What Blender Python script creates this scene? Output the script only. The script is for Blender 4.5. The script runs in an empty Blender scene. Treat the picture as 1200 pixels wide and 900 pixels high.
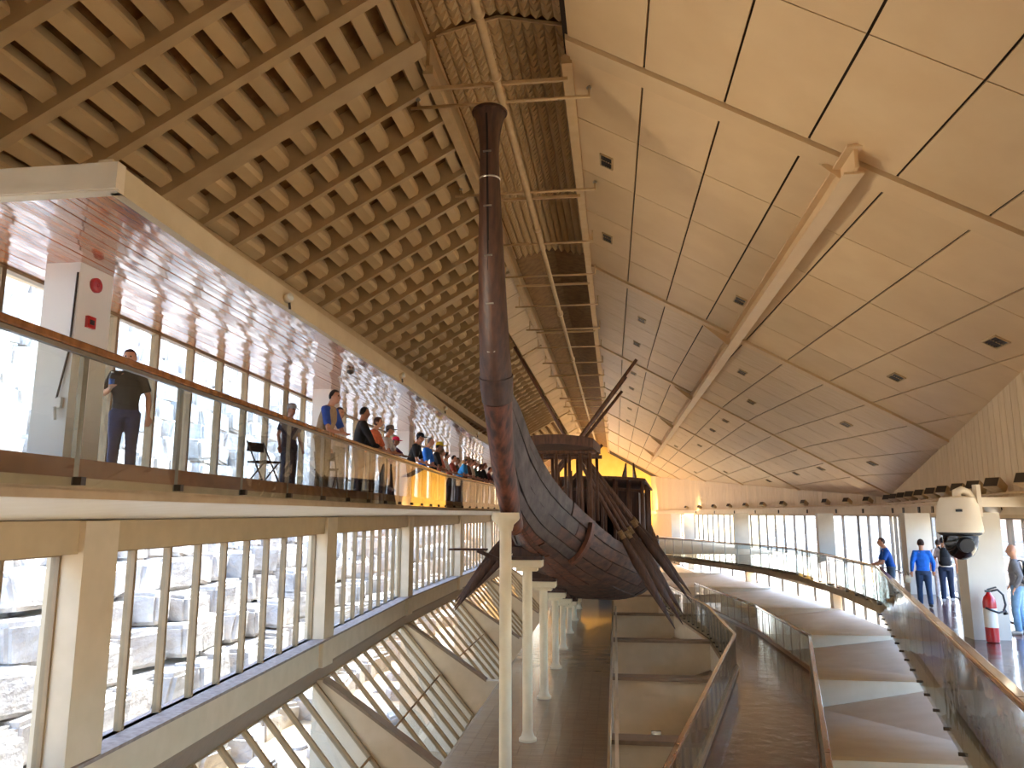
import bpy, bmesh, math, random
from mathutils import Vector, Matrix
random.seed(7)
S = bpy.context.scene
COL = S.collection
V = Vector
# ------------------------------------------------------------------ camera, world, sun, exposure
F, HZ, VX = 900.0, 602.0, 721.0
pit = math.atan2(HZ-450, F); psi = math.atan2(VX-600, math.hypot(F, HZ-450))
fwd = V((-math.sin(psi)*math.cos(pit), math.cos(psi)*math.cos(pit), math.sin(pit)))
rgt = V((math.cos(psi), math.sin(psi), 0)); upv = rgt.cross(fwd)
cam = bpy.data.cameras.new('camera'); cam.sensor_width = 36; cam.lens = F/1200*36
cam.clip_start = .05; cam.clip_end = 600
co = bpy.data.objects.new('camera', cam); COL.objects.link(co)
co.matrix_world = Matrix((rgt, upv, -fwd)).transposed().to_4x4()
S.camera = co
w = bpy.data.worlds.new('sky'); S.world = w; w.use_nodes = True
nt = w.node_tree; bg = nt.nodes['Background']
sk = nt.nodes.new('ShaderNodeTexSky'); sk.sky_type = 'NISHITA'; sk.sun_disc = False
sk.sun_elevation = math.radians(52); sk.sun_rotation = math.radians(14); sk.dust_density = 2.5; sk.air_density = 1.0
nt.links.new(sk.outputs[0], bg.inputs[0]); bg.inputs[1].default_value = 1.7
sl = bpy.data.lights.new('sun', 'SUN'); sl.energy = 9; sl.angle = .01; sl.color = (1, .95, .86)
so = bpy.data.objects.new('sun', sl); COL.objects.link(so)
so.rotation_euler = (V((0, 0, 1))).rotation_difference(V((.15, .62, .9))).to_euler()
S.view_settings.view_transform = 'Standard'; S.view_settings.look = 'None'
S.view_settings.gamma = 1; S.view_settings.use_curve_mapping = False
S.view_settings.exposure = 0.9
cy = S.cycles
cy.max_bounces = 9; cy.diffuse_bounces = 5; cy.glossy_bounces = 4; cy.transmission_bounces = 4
cy.transparent_max_bounces = 32; cy.caustics_reflective = False; cy.caustics_refractive = False
cy.use_denoising = True; cy.sample_clamp_indirect = 6

# ------------------------------------------------------------------ helpers
def lin(c): return tuple(((v/255)/12.92 if v/255 <= .04045 else ((v/255+.055)/1.055)**2.4) for v in c)
MATS = {}
def mat(name, c1, c2=None, rough=.6, scale=3, stretch=(1, 1, 1), bump=0, bscale=None, metal=0, coat=0, var=0, spec=.5, detail=5):
    if name in MATS: return MATS[name]
    m = bpy.data.materials.new(name); m.use_nodes = True; t = m.node_tree; N = t.nodes; b = N['Principled BSDF']
    b.inputs['Roughness'].default_value = rough; b.inputs['Metallic'].default_value = metal
    b.inputs['Coat Weight'].default_value = coat; b.inputs['Coat Roughness'].default_value = .08
    b.inputs['Specular IOR Level'].default_value = spec
    c2 = c2 or c1
    tc = N.new('ShaderNodeTexCoord'); mp = N.new('ShaderNodeMapping'); mp.inputs['Scale'].default_value = stretch
    t.links.new(tc.outputs['Object'], mp.inputs[0])
    nz = N.new('ShaderNodeTexNoise'); nz.inputs['Scale'].default_value = scale; nz.inputs['Detail'].default_value = detail
    t.links.new(mp.outputs[0], nz.inputs['Vector'])
    rp = N.new('ShaderNodeValToRGB'); rp.color_ramp.elements[0].position = .35; rp.color_ramp.elements[1].position = .68
    rp.color_ramp.elements[0].color = (*lin(c1), 1); rp.color_ramp.elements[1].color = (*lin(c2), 1)
    t.links.new(nz.outputs[0], rp.inputs[0]); out = rp.outputs[0]
    if var:
        oi = N.new('ShaderNodeObjectInfo'); hs = N.new('ShaderNodeHueSaturation')
        mr = N.new('ShaderNodeMapRange'); mr.inputs[3].default_value = 1-var; mr.inputs[4].default_value = 1+var
        t.links.new(oi.outputs['Random'], mr.inputs[0]); t.links.new(mr.outputs[0], hs.inputs['Value'])
        t.links.new(out, hs.inputs['Color']); out = hs.outputs[0]
    t.links.new(out, b.inputs['Base Color'])
    if bump:
        bp = N.new('ShaderNodeBump'); bp.inputs['Strength'].default_value = bump; bp.inputs['Distance'].default_value = .02
        if bscale:
            n2 = N.new('ShaderNodeTexNoise'); n2.inputs['Scale'].default_value = bscale; n2.inputs['Detail'].default_value = 4
            t.links.new(mp.outputs[0], n2.inputs['Vector']); t.links.new(n2.outputs[0], bp.inputs['Height'])
        else: t.links.new(nz.outputs[0], bp.inputs['Height'])
        t.links.new(bp.outputs[0], b.inputs['Normal'])
    MATS[name] = m; return m
def tilemat(name, c1, c2, mortar, scale, rough, bw=.5, rh=.25, coat=0, bump=.3):
    m = bpy.data.materials.new(name); m.use_nodes = True; t = m.node_tree; N = t.nodes; b = N['Principled BSDF']
    b.inputs['Roughness'].default_value = rough; b.inputs['Coat Weight'].default_value = coat; b.inputs['Coat Roughness'].default_value = .06
    tc = N.new('ShaderNodeTexCoord'); br = N.new('ShaderNodeTexBrick'); br.inputs['Scale'].default_value = scale
    br.inputs['Color1'].default_value = (*lin(c1), 1); br.inputs['Color2'].default_value = (*lin(c2), 1); br.inputs['Mortar'].default_value = (*lin(mortar), 1)
    br.inputs['Mortar Size'].default_value = .012; br.inputs['Brick Width'].default_value = bw; br.inputs['Row Height'].default_value = rh
    t.links.new(tc.outputs['Object'], br.inputs['Vector']); t.links.new(br.outputs[0], b.inputs['Base Color'])
    nz = N.new('ShaderNodeTexNoise'); nz.inputs['Scale'].default_value = 2.2; t.links.new(tc.outputs['Object'], nz.inputs['Vector'])
    mx = N.new('ShaderNodeMath'); mx.operation = 'MULTIPLY_ADD'; mx.inputs[1].default_value = -.6
    t.links.new(br.outputs[1], mx.inputs[0]); t.links.new(nz.outputs[0], mx.inputs[2])
    bp = N.new('ShaderNodeBump'); bp.inputs['Strength'].default_value = bump; bp.inputs['Distance'].default_value = .03
    t.links.new(mx.outputs[0], bp.inputs['Height']); t.links.new(bp.outputs[0], b.inputs['Normal'])
    MATS[name] = m; return m
def glassmat(name, tint, ior=1.5, rough=.0, bump=0):
    m = bpy.data.materials.new(name); m.use_nodes = True; t = m.node_tree; N = t.nodes
    for n in list(N): N.remove(n)
    o = N.new('ShaderNodeOutputMaterial'); mx = N.new('ShaderNodeMixShader'); tr = N.new('ShaderNodeBsdfTransparent'); g = N.new('ShaderNodeBsdfGlossy')
    fr = N.new('ShaderNodeFresnel'); fr.inputs[0].default_value = ior; g.inputs['Roughness'].default_value = rough
    tr.inputs[0].default_value = (*tint, 1)
    geo = N.new('ShaderNodeNewGeometry')     # same reflectance on both faces of the thin pane
    mr = N.new('ShaderNodeMapRange'); mr.inputs[3].default_value = ior; mr.inputs[4].default_value = 1/ior
    t.links.new(geo.outputs['Backfacing'], mr.inputs[0]); t.links.new(mr.outputs[0], fr.inputs[0])
    if bump:
        tc = N.new('ShaderNodeTexCoord'); nz = N.new('ShaderNodeTexNoise'); nz.inputs['Scale'].default_value = 1.5
        t.links.new(tc.outputs['Object'], nz.inputs['Vector'])
        bp = N.new('ShaderNodeBump'); bp.inputs['Strength'].default_value = bump; bp.inputs['Distance'].default_value = .02
        t.links.new(nz.outputs[0], bp.inputs['Height']); t.links.new(bp.outputs[0], g.inputs['Normal'])
    t.links.new(fr.outputs[0], mx.inputs[0]); t.links.new(tr.outputs[0], mx.inputs[1]); t.links.new(g.outputs[0], mx.inputs[2])
    t.links.new(mx.outputs[0], o.inputs[0]); MATS[name] = m; return m

class MB:
    def __init__(s): s.v = []; s.f = []
    def add(s, vs, fs):
        k = len(s.v); s.v += [tuple(p) for p in vs]; s.f += [tuple(i+k for i in f) for f in fs]; return s
    def box(s, x0, x1, y0, y1, z0, z1):
        return s.add([(x0,y0,z0),(x1,y0,z0),(x1,y1,z0),(x0,y1,z0),(x0,y0,z1),(x1,y0,z1),(x1,y1,z1),(x0,y1,z1)],
            [(3,2,1,0),(4,5,6,7),(0,1,5,4),(1,2,6,5),(2,3,7,6),(3,0,4,7)])
    def obox(s, c, ax, ay, az):      # centre and three half vectors
        c, ax, ay, az = V(c), V(ax), V(ay), V(az)
        return s.add([c+i*ax+j*ay+k*az for k in (-1,1) for i, j in ((-1,-1),(1,-1),(1,1),(-1,1))],
            [(3,2,1,0),(4,5,6,7),(0,1,5,4),(1,2,6,5),(2,3,7,6),(3,0,4,7)])
    def bar(s, a, b, wd, ht, up=(0,0,1)):   # rectangular bar a->b; wd sideways, ht along up
        a, b = V(a), V(b); d = (b-a).normalized(); sd = d.cross(V(up)).normalized(); u = sd.cross(d)
        return s.obox((a+b)/2, (b-a)/2, sd*wd/2, u*ht/2)
    def prism(s, poly, ext):
        n = len(poly); e = V(ext); p = [V(q) for q in poly]
        return s.add(p+[q+e for q in p], [tuple(range(n-1,-1,-1)), tuple(range(n,2*n))]+[(i,(i+1)%n,(i+1)%n+n,i+n) for i in range(n)])
    def tube(s, pts, rs, n=10, cap=True, sq=None):
        pts = [V(p) for p in pts]; rs = rs if isinstance(rs, (list, tuple)) else [rs]*len(pts)
        k = len(s.v); prev = None
        for i, p in enumerate(pts):
            d = (pts[min(i+1, len(pts)-1)]-pts[max(i-1, 0)]).normalized()
            if prev is None:
                u = d.cross(V((0,0,1)));
                if u.length < .05: u = V((1,0,0)) - d*d.x
                u.normalize()
            else: u = (prev - d*prev.dot(d)).normalized()
            prev = u; wv = d.cross(u)
            ra, rb = rs[i] if isinstance(rs[i], tuple) else (rs[i], rs[i])
            for j in range(n):
                a = 2*math.pi*j/n; s.v.append(tuple(p+u*ra*math.cos(a)+wv*rb*math.sin(a)))
        for i in range(len(pts)-1):
            for j in range(n):
                s.f.append((k+i*n+j, k+i*n+(j+1)%n, k+(i+1)*n+(j+1)%n, k+(i+1)*n+j))
        if cap:
            s.f.append(tuple(k+j for j in range(n-1,-1,-1))); s.f.append(tuple(k+(len(pts)-1)*n+j for j in range(n)))
        return s
    def lathe(s, prof, c=(0,0,0), n=16):
        c = V(c); return s.tube([c+V((0,0,z)) for r, z in prof], [max(r,1e-4) for r, z in prof], n)
    def ball(s, c, r, n=10, m=7):
        c = V(c); r = r if isinstance(r, tuple) else (r,r,r); k = len(s.v)
        for i in range(m+1):
            a = math.pi*(i/m)*.998+.001
            for j in range(n):
                b = 2*math.pi*j/n; s.v.append((c.x+r[0]*math.sin(a)*math.cos(b), c.y+r[1]*math.sin(a)*math.sin(b), c.z+r[2]*math.cos(a)))
        for i in range(m):
            for j in range(n): s.f.append((k+i*n+j, k+(i+1)*n+j, k+(i+1)*n+(j+1)%n, k+i*n+(j+1)%n))
        s.f.append(tuple(k+j for j in range(n))); s.f.append(tuple(k+m*n+j for j in range(n-1,-1,-1)))
        return s
    def mesh(s, name, m, smooth=False):
        me = bpy.data.meshes.new(name); me.from_pydata(s.v, [], s.f); me.update()
        if m: me.materials.append(MATS[m] if isinstance(m, str) else m)
        if smooth: me.shade_smooth()
        return me
    def build(s, name, m, parent=None, smooth=False):
        return link(name, s.mesh(name, m, smooth), parent)
def link(name, me, parent=None, mw=None):
    o = bpy.data.objects.new(name, me); COL.objects.link(o)
    if parent is not None: o.parent = parent
    if mw is not None: o.matrix_local = mw
    return o
def tag(o, label, cat, group=None):
    o['label'] = label; o['category'] = cat
    if group: o['group'] = group
    return o
def thing(name, label, cat, loc=(0,0,0), rz=0, group=None, sc=1):
    o = bpy.data.objects.new(name, None); COL.objects.link(o); o.empty_display_size = .1
    o.location = loc; o.rotation_euler = (0,0,rz); o.scale = (sc,sc,sc)
    return tag(o, label, cat, group)
def struct(o, label=None):
    o['kind'] = 'structure'
    if label: o['label'] = label
    return o
def smooth(o, ang=35):
    o.data.shade_smooth()
    try: o.data.set_sharp_from_angle(angle=math.radians(ang))
    except Exception: pass
    return o
def bevel(o, wd=.01, seg=1):
    b = o.modifiers.new('bevel', 'BEVEL'); b.width = wd; b.segments = seg; b.limit_method = 'ANGLE'; return o
def interp(x, xs, ys):
    if x <= xs[0]: return ys[0]
    for i in range(len(xs)-1):
        if x <= xs[i+1]:
            t = (x-xs[i])/(xs[i+1]-xs[i]); return ys[i]*(1-t)+ys[i+1]*t
    return ys[-1]
def sinterp(x, xs, ys):     # smooth (Catmull-Rom) interpolation
    if x <= xs[0]: return ys[0]
    if x >= xs[-1]: return ys[-1]
    i = max(k for k in range(len(xs)-1) if xs[k] <= x)
    h = xs[i+1]-xs[i]; t = (x-xs[i])/h
    def sl(k):
        if k == 0: return (ys[1]-ys[0])/(xs[1]-xs[0])
        if k == len(xs)-1: return (ys[-1]-ys[-2])/(xs[-1]-xs[-2])
        return (ys[k+1]-ys[k-1])/(xs[k+1]-xs[k-1])
    m0, m1 = sl(i)*h, sl(i+1)*h
    return (2*t**3-3*t*t+1)*ys[i]+(t**3-2*t*t+t)*m0+(-2*t**3+3*t*t)*ys[i+1]+(t**3-t*t)*m1
def clip(poly, a, b, c):     # keep a*x+b*y<=c
    out = []
    for i in range(len(poly)):
        p, q = poly[i], poly[(i+1)%len(poly)]; fp = a*p[0]+b*p[1]-c; fq = a*q[0]+b*q[1]-c
        if fp <= 0: out.append(p)
        if fp*fq < 0:
            t = fp/(fp-fq); out.append((p[0]+t*(q[0]-p[0]), p[1]+t*(q[1]-p[1])))
    return out

# ------------------------------------------------------------------ materials
mat('cream', (220,200,166), (228,208,176), .62, 2.5, bump=.05)
mat('pillar_white', (206,196,178), (212,203,186), .55, 2)
mat('cream_light', (232,220,198), (238,227,208), .55, 2)
mat('cream_dark', (200,176,136), (208,184,144), .55, 3)
mat('panel', (214,180,134), (220,188,142), .5, 1.2, var=.05, bump=.03)
mat('panel_far', (206,176,134), (216,188,150), .5, 1.2, stretch=(1.5, 6, 1), var=.07)
mat('joint', (52,36,20), rough=.9)
mat('baffle', (192,160,112), (200,168,120), .55, 2, var=.07)
mat('rafter', (182,152,108), (192,162,118), .5, 2)
mat('deck', (150,112,64), (120,86,46), .8, 4)
mat('grille', (196,164,116), (204,172,124), .6, 4)
mat('pipe', (204,170,122), (212,180,134), .45, 4)
mat('board', (206,180,142), (216,192,156), .6, 1.5, stretch=(6,6,1), var=.05)
mat('yellow', (246,196,92), (250,204,104), .6, 1)  # end wall: the warm lamp light is put into its colour
mat('metal', (150,140,124), (160,150,134), .35, 5, metal=.7)
mat('mullion_backlit', (104,90,76), (116,102,88), .5, 4)  # right window bars: their backlit shade is put into this darker colour
mat('mullion', (150,124,88), (162,136,98), .45, 4)
mat('stone_sill', (168,152,140), (138,122,114), .8, 9, bump=.3)
mat('ledge', (142,120,96), (158,134,108), .6, 5, stretch=(1,8,1))
mat('varnish', (196,120,62), (168,88,38), .12, 3, stretch=(14,.7,1), bump=.22, bscale=5, coat=1, var=.1, spec=1.0)
MATS['varnish'].node_tree.nodes['Principled BSDF'].inputs['Coat IOR'].default_value = 2.0
mat('rail_wood', (158,98,48), (124,70,30), .25, 5, stretch=(2,2,1), coat=.5)
mat('kick_wood', (150,98,52), (128,80,42), .45, 4)
mat('concrete', (196,172,136), (180,156,122), .75, 3, bump=.12)
mat('tan', (232,222,208), (222,210,194), .75, 1.2, bump=.06)
tilemat('tile', (104,50,38), (64,31,25), (34,20,18), 1.6, .2, coat=.3, bump=.6)
tilemat('pit_floor', (152,128,98), (140,116,88), (112,92,68), 2.4, .24, bw=1.3, rh=.16, coat=.2, bump=.06)
mat('hull', (44,26,20), (108,72,57), .62, 2.2, stretch=(2,.6,3), bump=.5, bscale=7, var=.16, detail=8)
mat('hull_red', (54,28,20), (128,72,47), .58, 3, stretch=(3,3,.5), bump=.4, bscale=6, var=.08, detail=8)
mat('hull_grey', (54,44,42), (98,86,84), .6, 3, stretch=(2,1,1), bump=.45, bscale=8, var=.08, detail=8)
mat('old_wood', (74,46,30), (112,74,50), .6, 5, stretch=(3,3,.6), bump=.3, var=.12)
mat('dark_wood', (60,36,24), (86,54,36), .55, 5, stretch=(3,3,.5), bump=.3, var=.1)
mat('near_black', (26,18,14), rough=.95)  # matt near-black for the stem crack and the chair cloth
mat('column', (226,206,168), (234,216,180), .45, 3)
mat('rope', (150,122,86), (120,94,62), .9, 30)
mat('steel', (190,186,178), rough=.3, metal=.9)
mat('red', (190,24,24), (176,18,20), .3, 3, coat=.4)
mat('black', (22,22,24), rough=.4)
mat('black_gloss', (14,14,16), rough=.08, coat=.6)
mat('white', (236,232,224), rough=.45)
mat('label_white', (230,226,214), rough=.5)
mat('lamp_body', (190,164,122), (176,150,110), .5, 6)
mat('vent', (60,46,32), rough=.5)
mat('limestone', (200,193,184), (164,156,148), .9, 1.3, bump=.8, bscale=3, var=.1, detail=8)
[n_ for n_ in MATS['limestone'].node_tree.nodes if n_.type == 'BUMP'][0].inputs['Distance'].default_value = .15
mat('far_slope', (168,162,154), (150,144,136), .95, .6, bump=.5, bscale=2)
mat('sand', (218,208,192), (204,192,174), .95, .6, bump=.5, bscale=2)
mat('tarp', (120,150,180), (104,132,164), .5, 3)
mat('skin', (206,150,118), (196,140,108), .5, 6)
mat('skin_dark', (158,106,78), (150,98,70), .5, 6)
mat('shoe_white', (220,216,210), rough=.6); mat('shoe_dark', (44,38,34), rough=.6)
mat('eye', (20,16,14), rough=.2); mat('lip', (150,80,70), rough=.5)
glassmat('glass_window', (.86,.925,.98), 1.45)
glassmat('glass_rail', (.93,.955,.94), 1.52)
glassmat('glass_rail_wavy', (.92,.95,.94), 1.38, .01, .35)
em = bpy.data.materials.new('lamp_glow'); em.use_nodes = True; eb = em.node_tree.nodes['Principled BSDF']
eb.inputs['Emission Color'].default_value = (1,.92,.75,1); eb.inputs['Emission Strength'].default_value = 60; MATS['lamp_glow'] = em

# ------------------------------------------------------------------ key lines of the building
CX = -2.05                      # ridge / boat axis
RZ, SLP = 9.3, .563             # ridge height, roof slope
def roofz(x): return RZ - SLP*abs(x-CX)
WR = [(4.68,-4.5),(13.1,39.5),(4.75,116)]        # right wall in plan
def wr(y): return interp(y, [p[1] for p in WR], [p[0] for p in WR])
def wl(y): return interp(y, [-5, 30.5, 116], [-6.5, -8.45, -8.45])    # left window wall in plan
XL = -10.8                      # outer closing wall on the left
YB, YE = -4.5, 112.0
ROOFN = V((SLP,0,1)).normalized()
beamsY = [0, 12.95, 25.9, 38.8, 51.8, 64.8, 78, 91, 104]

# ------------------------------------------------------------------ right ceiling: deck, panels, beams
dk = MB()
def half(a, b, off=0):
    n = V((b[1]-a[1], -(b[0]-a[0]))).normalized(); return (n.x, n.y, n.x*a[0]+n.y*a[1]+off)
HA, HB = half(WR[0],WR[1],.12), half(WR[1],WR[2],.12)
pl = clip(clip([(-.76,YB),(20,YB),(20,YE),(-.76,YE)], *HA), *HB)
dk.prism([(x,y,roofz(x)+.07) for x,y in pl], (0,0,.25))
ceil_r = struct(dk.build('ceiling', 'joint'), 'sloping tan panelled ceiling with dark joints on the terrace side')
def jx(j, y): return -0.68 + 1.36*j*interp(y, [9,37.5], [1.01,.885])
rows = []
for a, b in zip(beamsY, beamsY[1:]):
    if b <= 13: continue
    for k in range(5): rows.append((a+(b-a)*k/5+(.27 if k == 0 else 0), a+(b-a)*(k+1)/5-(.27 if k == 4 else 0)))
rows = [(-4.5,-3.2),(-3.2,0),(0,3.2),(3.2,6.5),(6.5,9.72),(9.72,12.67)] + rows
farp = MB()
for y0, y1 in rows:
    for j in range(0, 14):
        p = [(jx(j,y0)+.018,y0+.012),(jx(j+1,y0)-.018,y0+.012),(jx(j+1,y1)-.018,y1-.012),(jx(j,y1)+.018,y1-.012)]
        p = clip(clip(p, *HA), *HB)
        if len(p) < 3: continue
        P3 = [(x,y,roofz(x)) for x,y in p]
        if y1 < 52 : MB().prism(P3, ROOFN*.055).build('ceiling_panel', 'panel' if y1 < 26.5 else 'panel_far', ceil_r)
        else: farp.prism(P3, ROOFN*.055)
o = farp.build('ceiling_panels_far', 'panel_far', ceil_r); o['kind'] = 'stuff'
for by in beamsY:
    x0 = -.72; x1 = wr(by)-.0
    MB().prism([(x0,by-.24,roofz(x0)-.07),(x1,by-.24,roofz(x1)-.07),(x1,by-.24,roofz(x1)+.05),(x0,by-.24,roofz(x0)+.05)], (0,.48,0)).build('roof_beam', 'panel', ceil_r)
# ceiling vents
vents = [(-.02,17.05),(-.05,22.2),(1.19,29.6),(1.12,34.1),(1.13,41.4),(1.14,46.5),(1.2,55.6),(1.2,62.9),(8.08,17.1),(7.82,22.2),(8.62,29.9),(10.76,34.1),(4.95,29.9),(5.96,34.1),(5.87,41.4),(5.81,46.4),(6.02,55.5),(4.96,63),(8.69,62.6),(10.43,41),(10.4,46.4),(10.5,55),(3.7,22.1),(7.6,74.6)]
vf, vb = MB(), MB()
for a in ((-.17,-.14,-.3,.3),(.14,.17,-.3,.3),(-.17,.17,-.3,-.27),(-.17,.17,.27,.3)): vf.box(a[0],a[1],a[2],a[3],-.03,.02)
vf.box(-.14,.14,-.012,.012,-.02,.0)
vb.box(-.14,.14,-.27,.27,-.005,.01)
vsl = MB().box(-.012,.012,-.27,.27,-.02,.0)
vfm, vbm, vsm = vf.mesh('vent_frame','rafter'), vb.mesh('vent_back','black'), vsl.mesh('vent_slat','vent')
rotR = Matrix.Rotation(math.atan(SLP), 4, 'Y')
for x, y in vents:
    t = tag(bpy.data.objects.new('ceiling_vent', None), 'small dark slotted vent set into a tan ceiling panel', 'vent', 'vents in the sloping ceiling'); COL.objects.link(t)
    t.matrix_world = Matrix.Translation((x,y,roofz(x)-.005)) @ rotR
    link('frame', vfm, t); link('backing', vbm, t)
    for k in (-.09,-.03,.03,.09): link('slat', vsm, t, Matrix.Translation((k,0,0)))
# hanging steel beam under the right ceiling
hb = thing('steel_beam', 'long tan steel channel beam hung under the panelled ceiling', 'beam')
bx, bz, b0, b1 = 4.0, 5.72, 12.2, 84
MB().box(bx-.16,bx+.16,b0+.25,b1,bz-.24,bz-.20).build('bottom_flange','panel',hb)
MB().box(bx-.16,bx+.16,b0,b1,bz+.12,bz+.16).build('top_flange','panel',hb)
MB().box(bx-.03,bx+.03,b0+.1,b1,bz-.20,bz+.12).build('web','panel',hb)
gm = MB().prism([(bx-.03,0,bz+.5),(bx-.03,0,bz-.2),(bx-.95,0,bz+.62)], (0,.04,0)).mesh('gusset','panel')
gm2 = MB().prism([(bx+.03,0,bz-.2),(bx+.03,0,bz+.25),(bx+.5,0,bz+.1)], (0,.04,0)).mesh('gusset','panel')
for by in beamsY[1:7]:
    link('gusset_plate', gm, hb, Matrix.Translation((0,by+.1,0)) if by > 20 else Matrix.Translation((bx*.6,by+.1,bz*.6)) @ Matrix.Scale(.4,4)); link('gusset_plate', gm2, hb, Matrix.Translation((0,by+.1,0)))

# ------------------------------------------------------------------ left ceiling: deck, rafters, baffles
dl = MB().prism([(CX,YB,RZ+.62),(XL,YB,roofz(XL)+.62),(XL,YB,roofz(XL)+.85),(CX,YB,RZ+.85)], (0,YE-YB,0))
ceil_l = struct(dl.build('ceiling', 'deck'), 'dark sloping ceiling of rafters and rows of box baffles')
RN = V((-SLP,0,1)).normalized()   # normal of left roof
def lroof(x, y, h=0): return V((x, y, roofz(x))) + RN*h
def rafter(y, wd, dp, m='rafter', xa=-3.35, xb=XL):
    a, b = lroof(xa,y,dp/2), lroof(xb,y,dp/2)
    return MB().bar(a, b, wd, dp, RN).build('rafter', m, ceil_l)
ry = [1.6,3.2,4.9,6.6,8.15,9.6,11.05]
mains = [12.75, 25.6, 38.4, 51.2, 64, 77, 90, 103]
for y in ry: rafter(y, .2, .62)
allr = list(ry)
for i in range(len(mains)-1):
    for k in range(1, 10): allr.append(mains[i]+k*(mains[i+1]-mains[i])/10)
for y in mains: rafter(y, .46, .66); allr.append(y)
for y in sorted(allr):
    if y > 13 and y not in mains and y < 64: rafter(y, .13, .55, 'rafter', -3.35 if y < 26 else -4.55)
bay = sorted(allr)
def baffle_mesh(L, big):
    # profile in (u along slope, n normal): flat bottom, raked side
    if big: prof = [(-.13,.16),(.12,.16),(.15,.24),(.15,.62),(-.13,.62)]
    else:   prof = [(-.19,.14),(.05,.14),(.13,.22),(.17,.36),(.17,.6),(-.19,.6)]
    su = V((1,0,SLP)).normalized()
    return MB().prism([su*u+RN*n for u, n in prof], (0,L,0)).mesh('baffle','baffle')
cache = {}
nb = 0; farb = MB()
for y0, y1 in zip(bay, bay[1:]):
    if y0 < 1 : continue
    big = y1 < 13.0
    L = round(y1-y0-.14 if not big else y1-y0-.2, 2); st = .445 if big else .56
    key = (L, big)
    if key not in cache: cache[key] = baffle_mesh(L, big)
    x = -3.62 if y0 < 25.5 else -4.85
    xe = -9.9 if y0 < 25 else -8.9
    while x > xe:
        loc = lroof(x, (y0+y1)/2-L/2)
        if y0 < 6.5 and x > -6: x -= st; continue
        if y0 < 39.5 and nb < 300:
            link('baffle', cache[key], ceil_l, Matrix.Translation(loc)); nb += 1
        elif y0 < 90:
            me = cache[key]; farb.add([V(v.co)+loc for v in me.vertices], [tuple(p.vertices) for p in me.polygons])
        x -= st
o = farb.build('baffles_far','baffle',ceil_l); o['kind'] = 'stuff'
# pale flat panels between baffles and ridge strip further in
y = 26.2
while y < 88:
    if abs((y % 12.8)-12.8) > .01:
        MB().prism([lroof(-3.4,y,.05),lroof(-4.5,y,.05),lroof(-4.5,y+2.5,.05),lroof(-3.4,y+2.5,.05)], RN*.06).build('ceiling_panel','panel_far',ceil_l)
    y += 2.56
# long eave beam along the left roof
eb_ = MB().box(-8.45,-8.15,12.6,95,5.42,5.78).build('eave_beam','rafter',ceil_l)
MB().box(-8.6,-8.45,12.6,95,5.55,5.7).build('eave_beam_lip','rafter',ceil_l)

# ------------------------------------------------------------------ ridge strip: egg-crate grille, rails, pipes
def strip_pt(u, y, h=0): # u in -1..1
    return V((CX+u*1.32, y, 9.55-.30*abs(u)-h*1.0))
rb = MB()
for sgn in (-1,1):
    rb.prism([strip_pt(0,YB,-.16),strip_pt(sgn*1.1,YB,-.16),strip_pt(sgn*1.1,YB,-.2),strip_pt(0,YB,-.2)], (0,YE-YB,0))
ridge_back = rb.build('ridge_soffit','deck',ceil_l)
gr = MB(); cell = .21
ys = [9.0+cell*k for k in range(0, 84)]
for y in ys:
    if abs(y-13.2) < .1: continue
    for k in range(-6, 6):
        u0, u1 = k/6, (k+1)/6
        a,b,c,d = strip_pt(u0,y),strip_pt(u1,y),strip_pt(u1,y+cell),strip_pt(u0,y+cell)
        m_ = (a+b+c+d)/4; top = [m_+(q-m_)*.12-V((0,0,.15)) for q in (a,b,c,d)]
        gr.add([a,b,c,d]+top, [(0,1,5,4),(1,2,6,5),(2,3,7,6),(3,0,4,7),(4,5,6,7)])
o = gr.build('ridge_grille','grille',ceil_l); o['kind'] = 'stuff'
for y0, y1 in ((9.0,13.2),(13.4,26.6)):
    for u in (-1,1): MB().box(CX+u*1.33-.02,CX+u*1.33+.02,y0,y1,9.15,9.35).build('grille_edge','pipe',ceil_l)
    MB().bar(strip_pt(-1,y0,.01),strip_pt(0,y0,.01),.04,.06).build('grille_edge','pipe',ceil_l); MB().bar(strip_pt(0,y0,.01),strip_pt(1,y0,.01),.04,.06).build('grille_edge','pipe',ceil_l)
for sx in (-1.38, 1.32):
    MB().box(CX+sx-.1,CX+sx+.1,13.4,108,8.44,8.62).build('ridge_rail','pipe',ceil_l)
    MB().box(CX+sx-.03,CX+sx+.03,13.4,108,8.62,9.3).build('rail_web','rafter',ceil_l)
# closing skirts between strip and both slopes
for sx in (-1.45, 1.45):
    MB().box(CX+sx-.03,CX+sx+.03,YB,YE,8.52 if sx<0 else 8.5,9.75).build('ridge_skirt','rafter',ceil_l)

sp = thing('sprinkler_pipe', 'tan sprinkler main with cross arms hung along the ridge', 'pipe', (0,0,0))
pz = 8.08
MB().tube([(CX,4,pz),(CX,104,pz)], .075, 12).build('main_pipe','pipe',sp,True)
for y in (11.2, 13.05): MB().tube([(CX,y-.03,pz),(CX,y+.03,pz)], .12, 12).build('coupling','pipe',sp,True)
for y in (20.9, 30.5, 40, 52, 64): MB().tube([(CX,y-.12,pz),(CX,y-.1,pz),(CX,y+.1,pz),(CX,y+.12,pz)], [.08,.12,.12,.08], 12).build('coupling','pipe',sp,True)
for y in (10.2,): MB().tube([(CX,10.2,pz),(CX,10.25,pz),(CX,10.6,pz),(CX,10.65,pz)],[.08,.14,.17,.08],12).build('coupling','pipe',sp,True)
arms = [14.0, 18.4, 22.2, 25.4, 29.3, 33.2, 37, 41, 45, 49.5, 54, 58.5, 63, 68, 73, 78]
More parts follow.
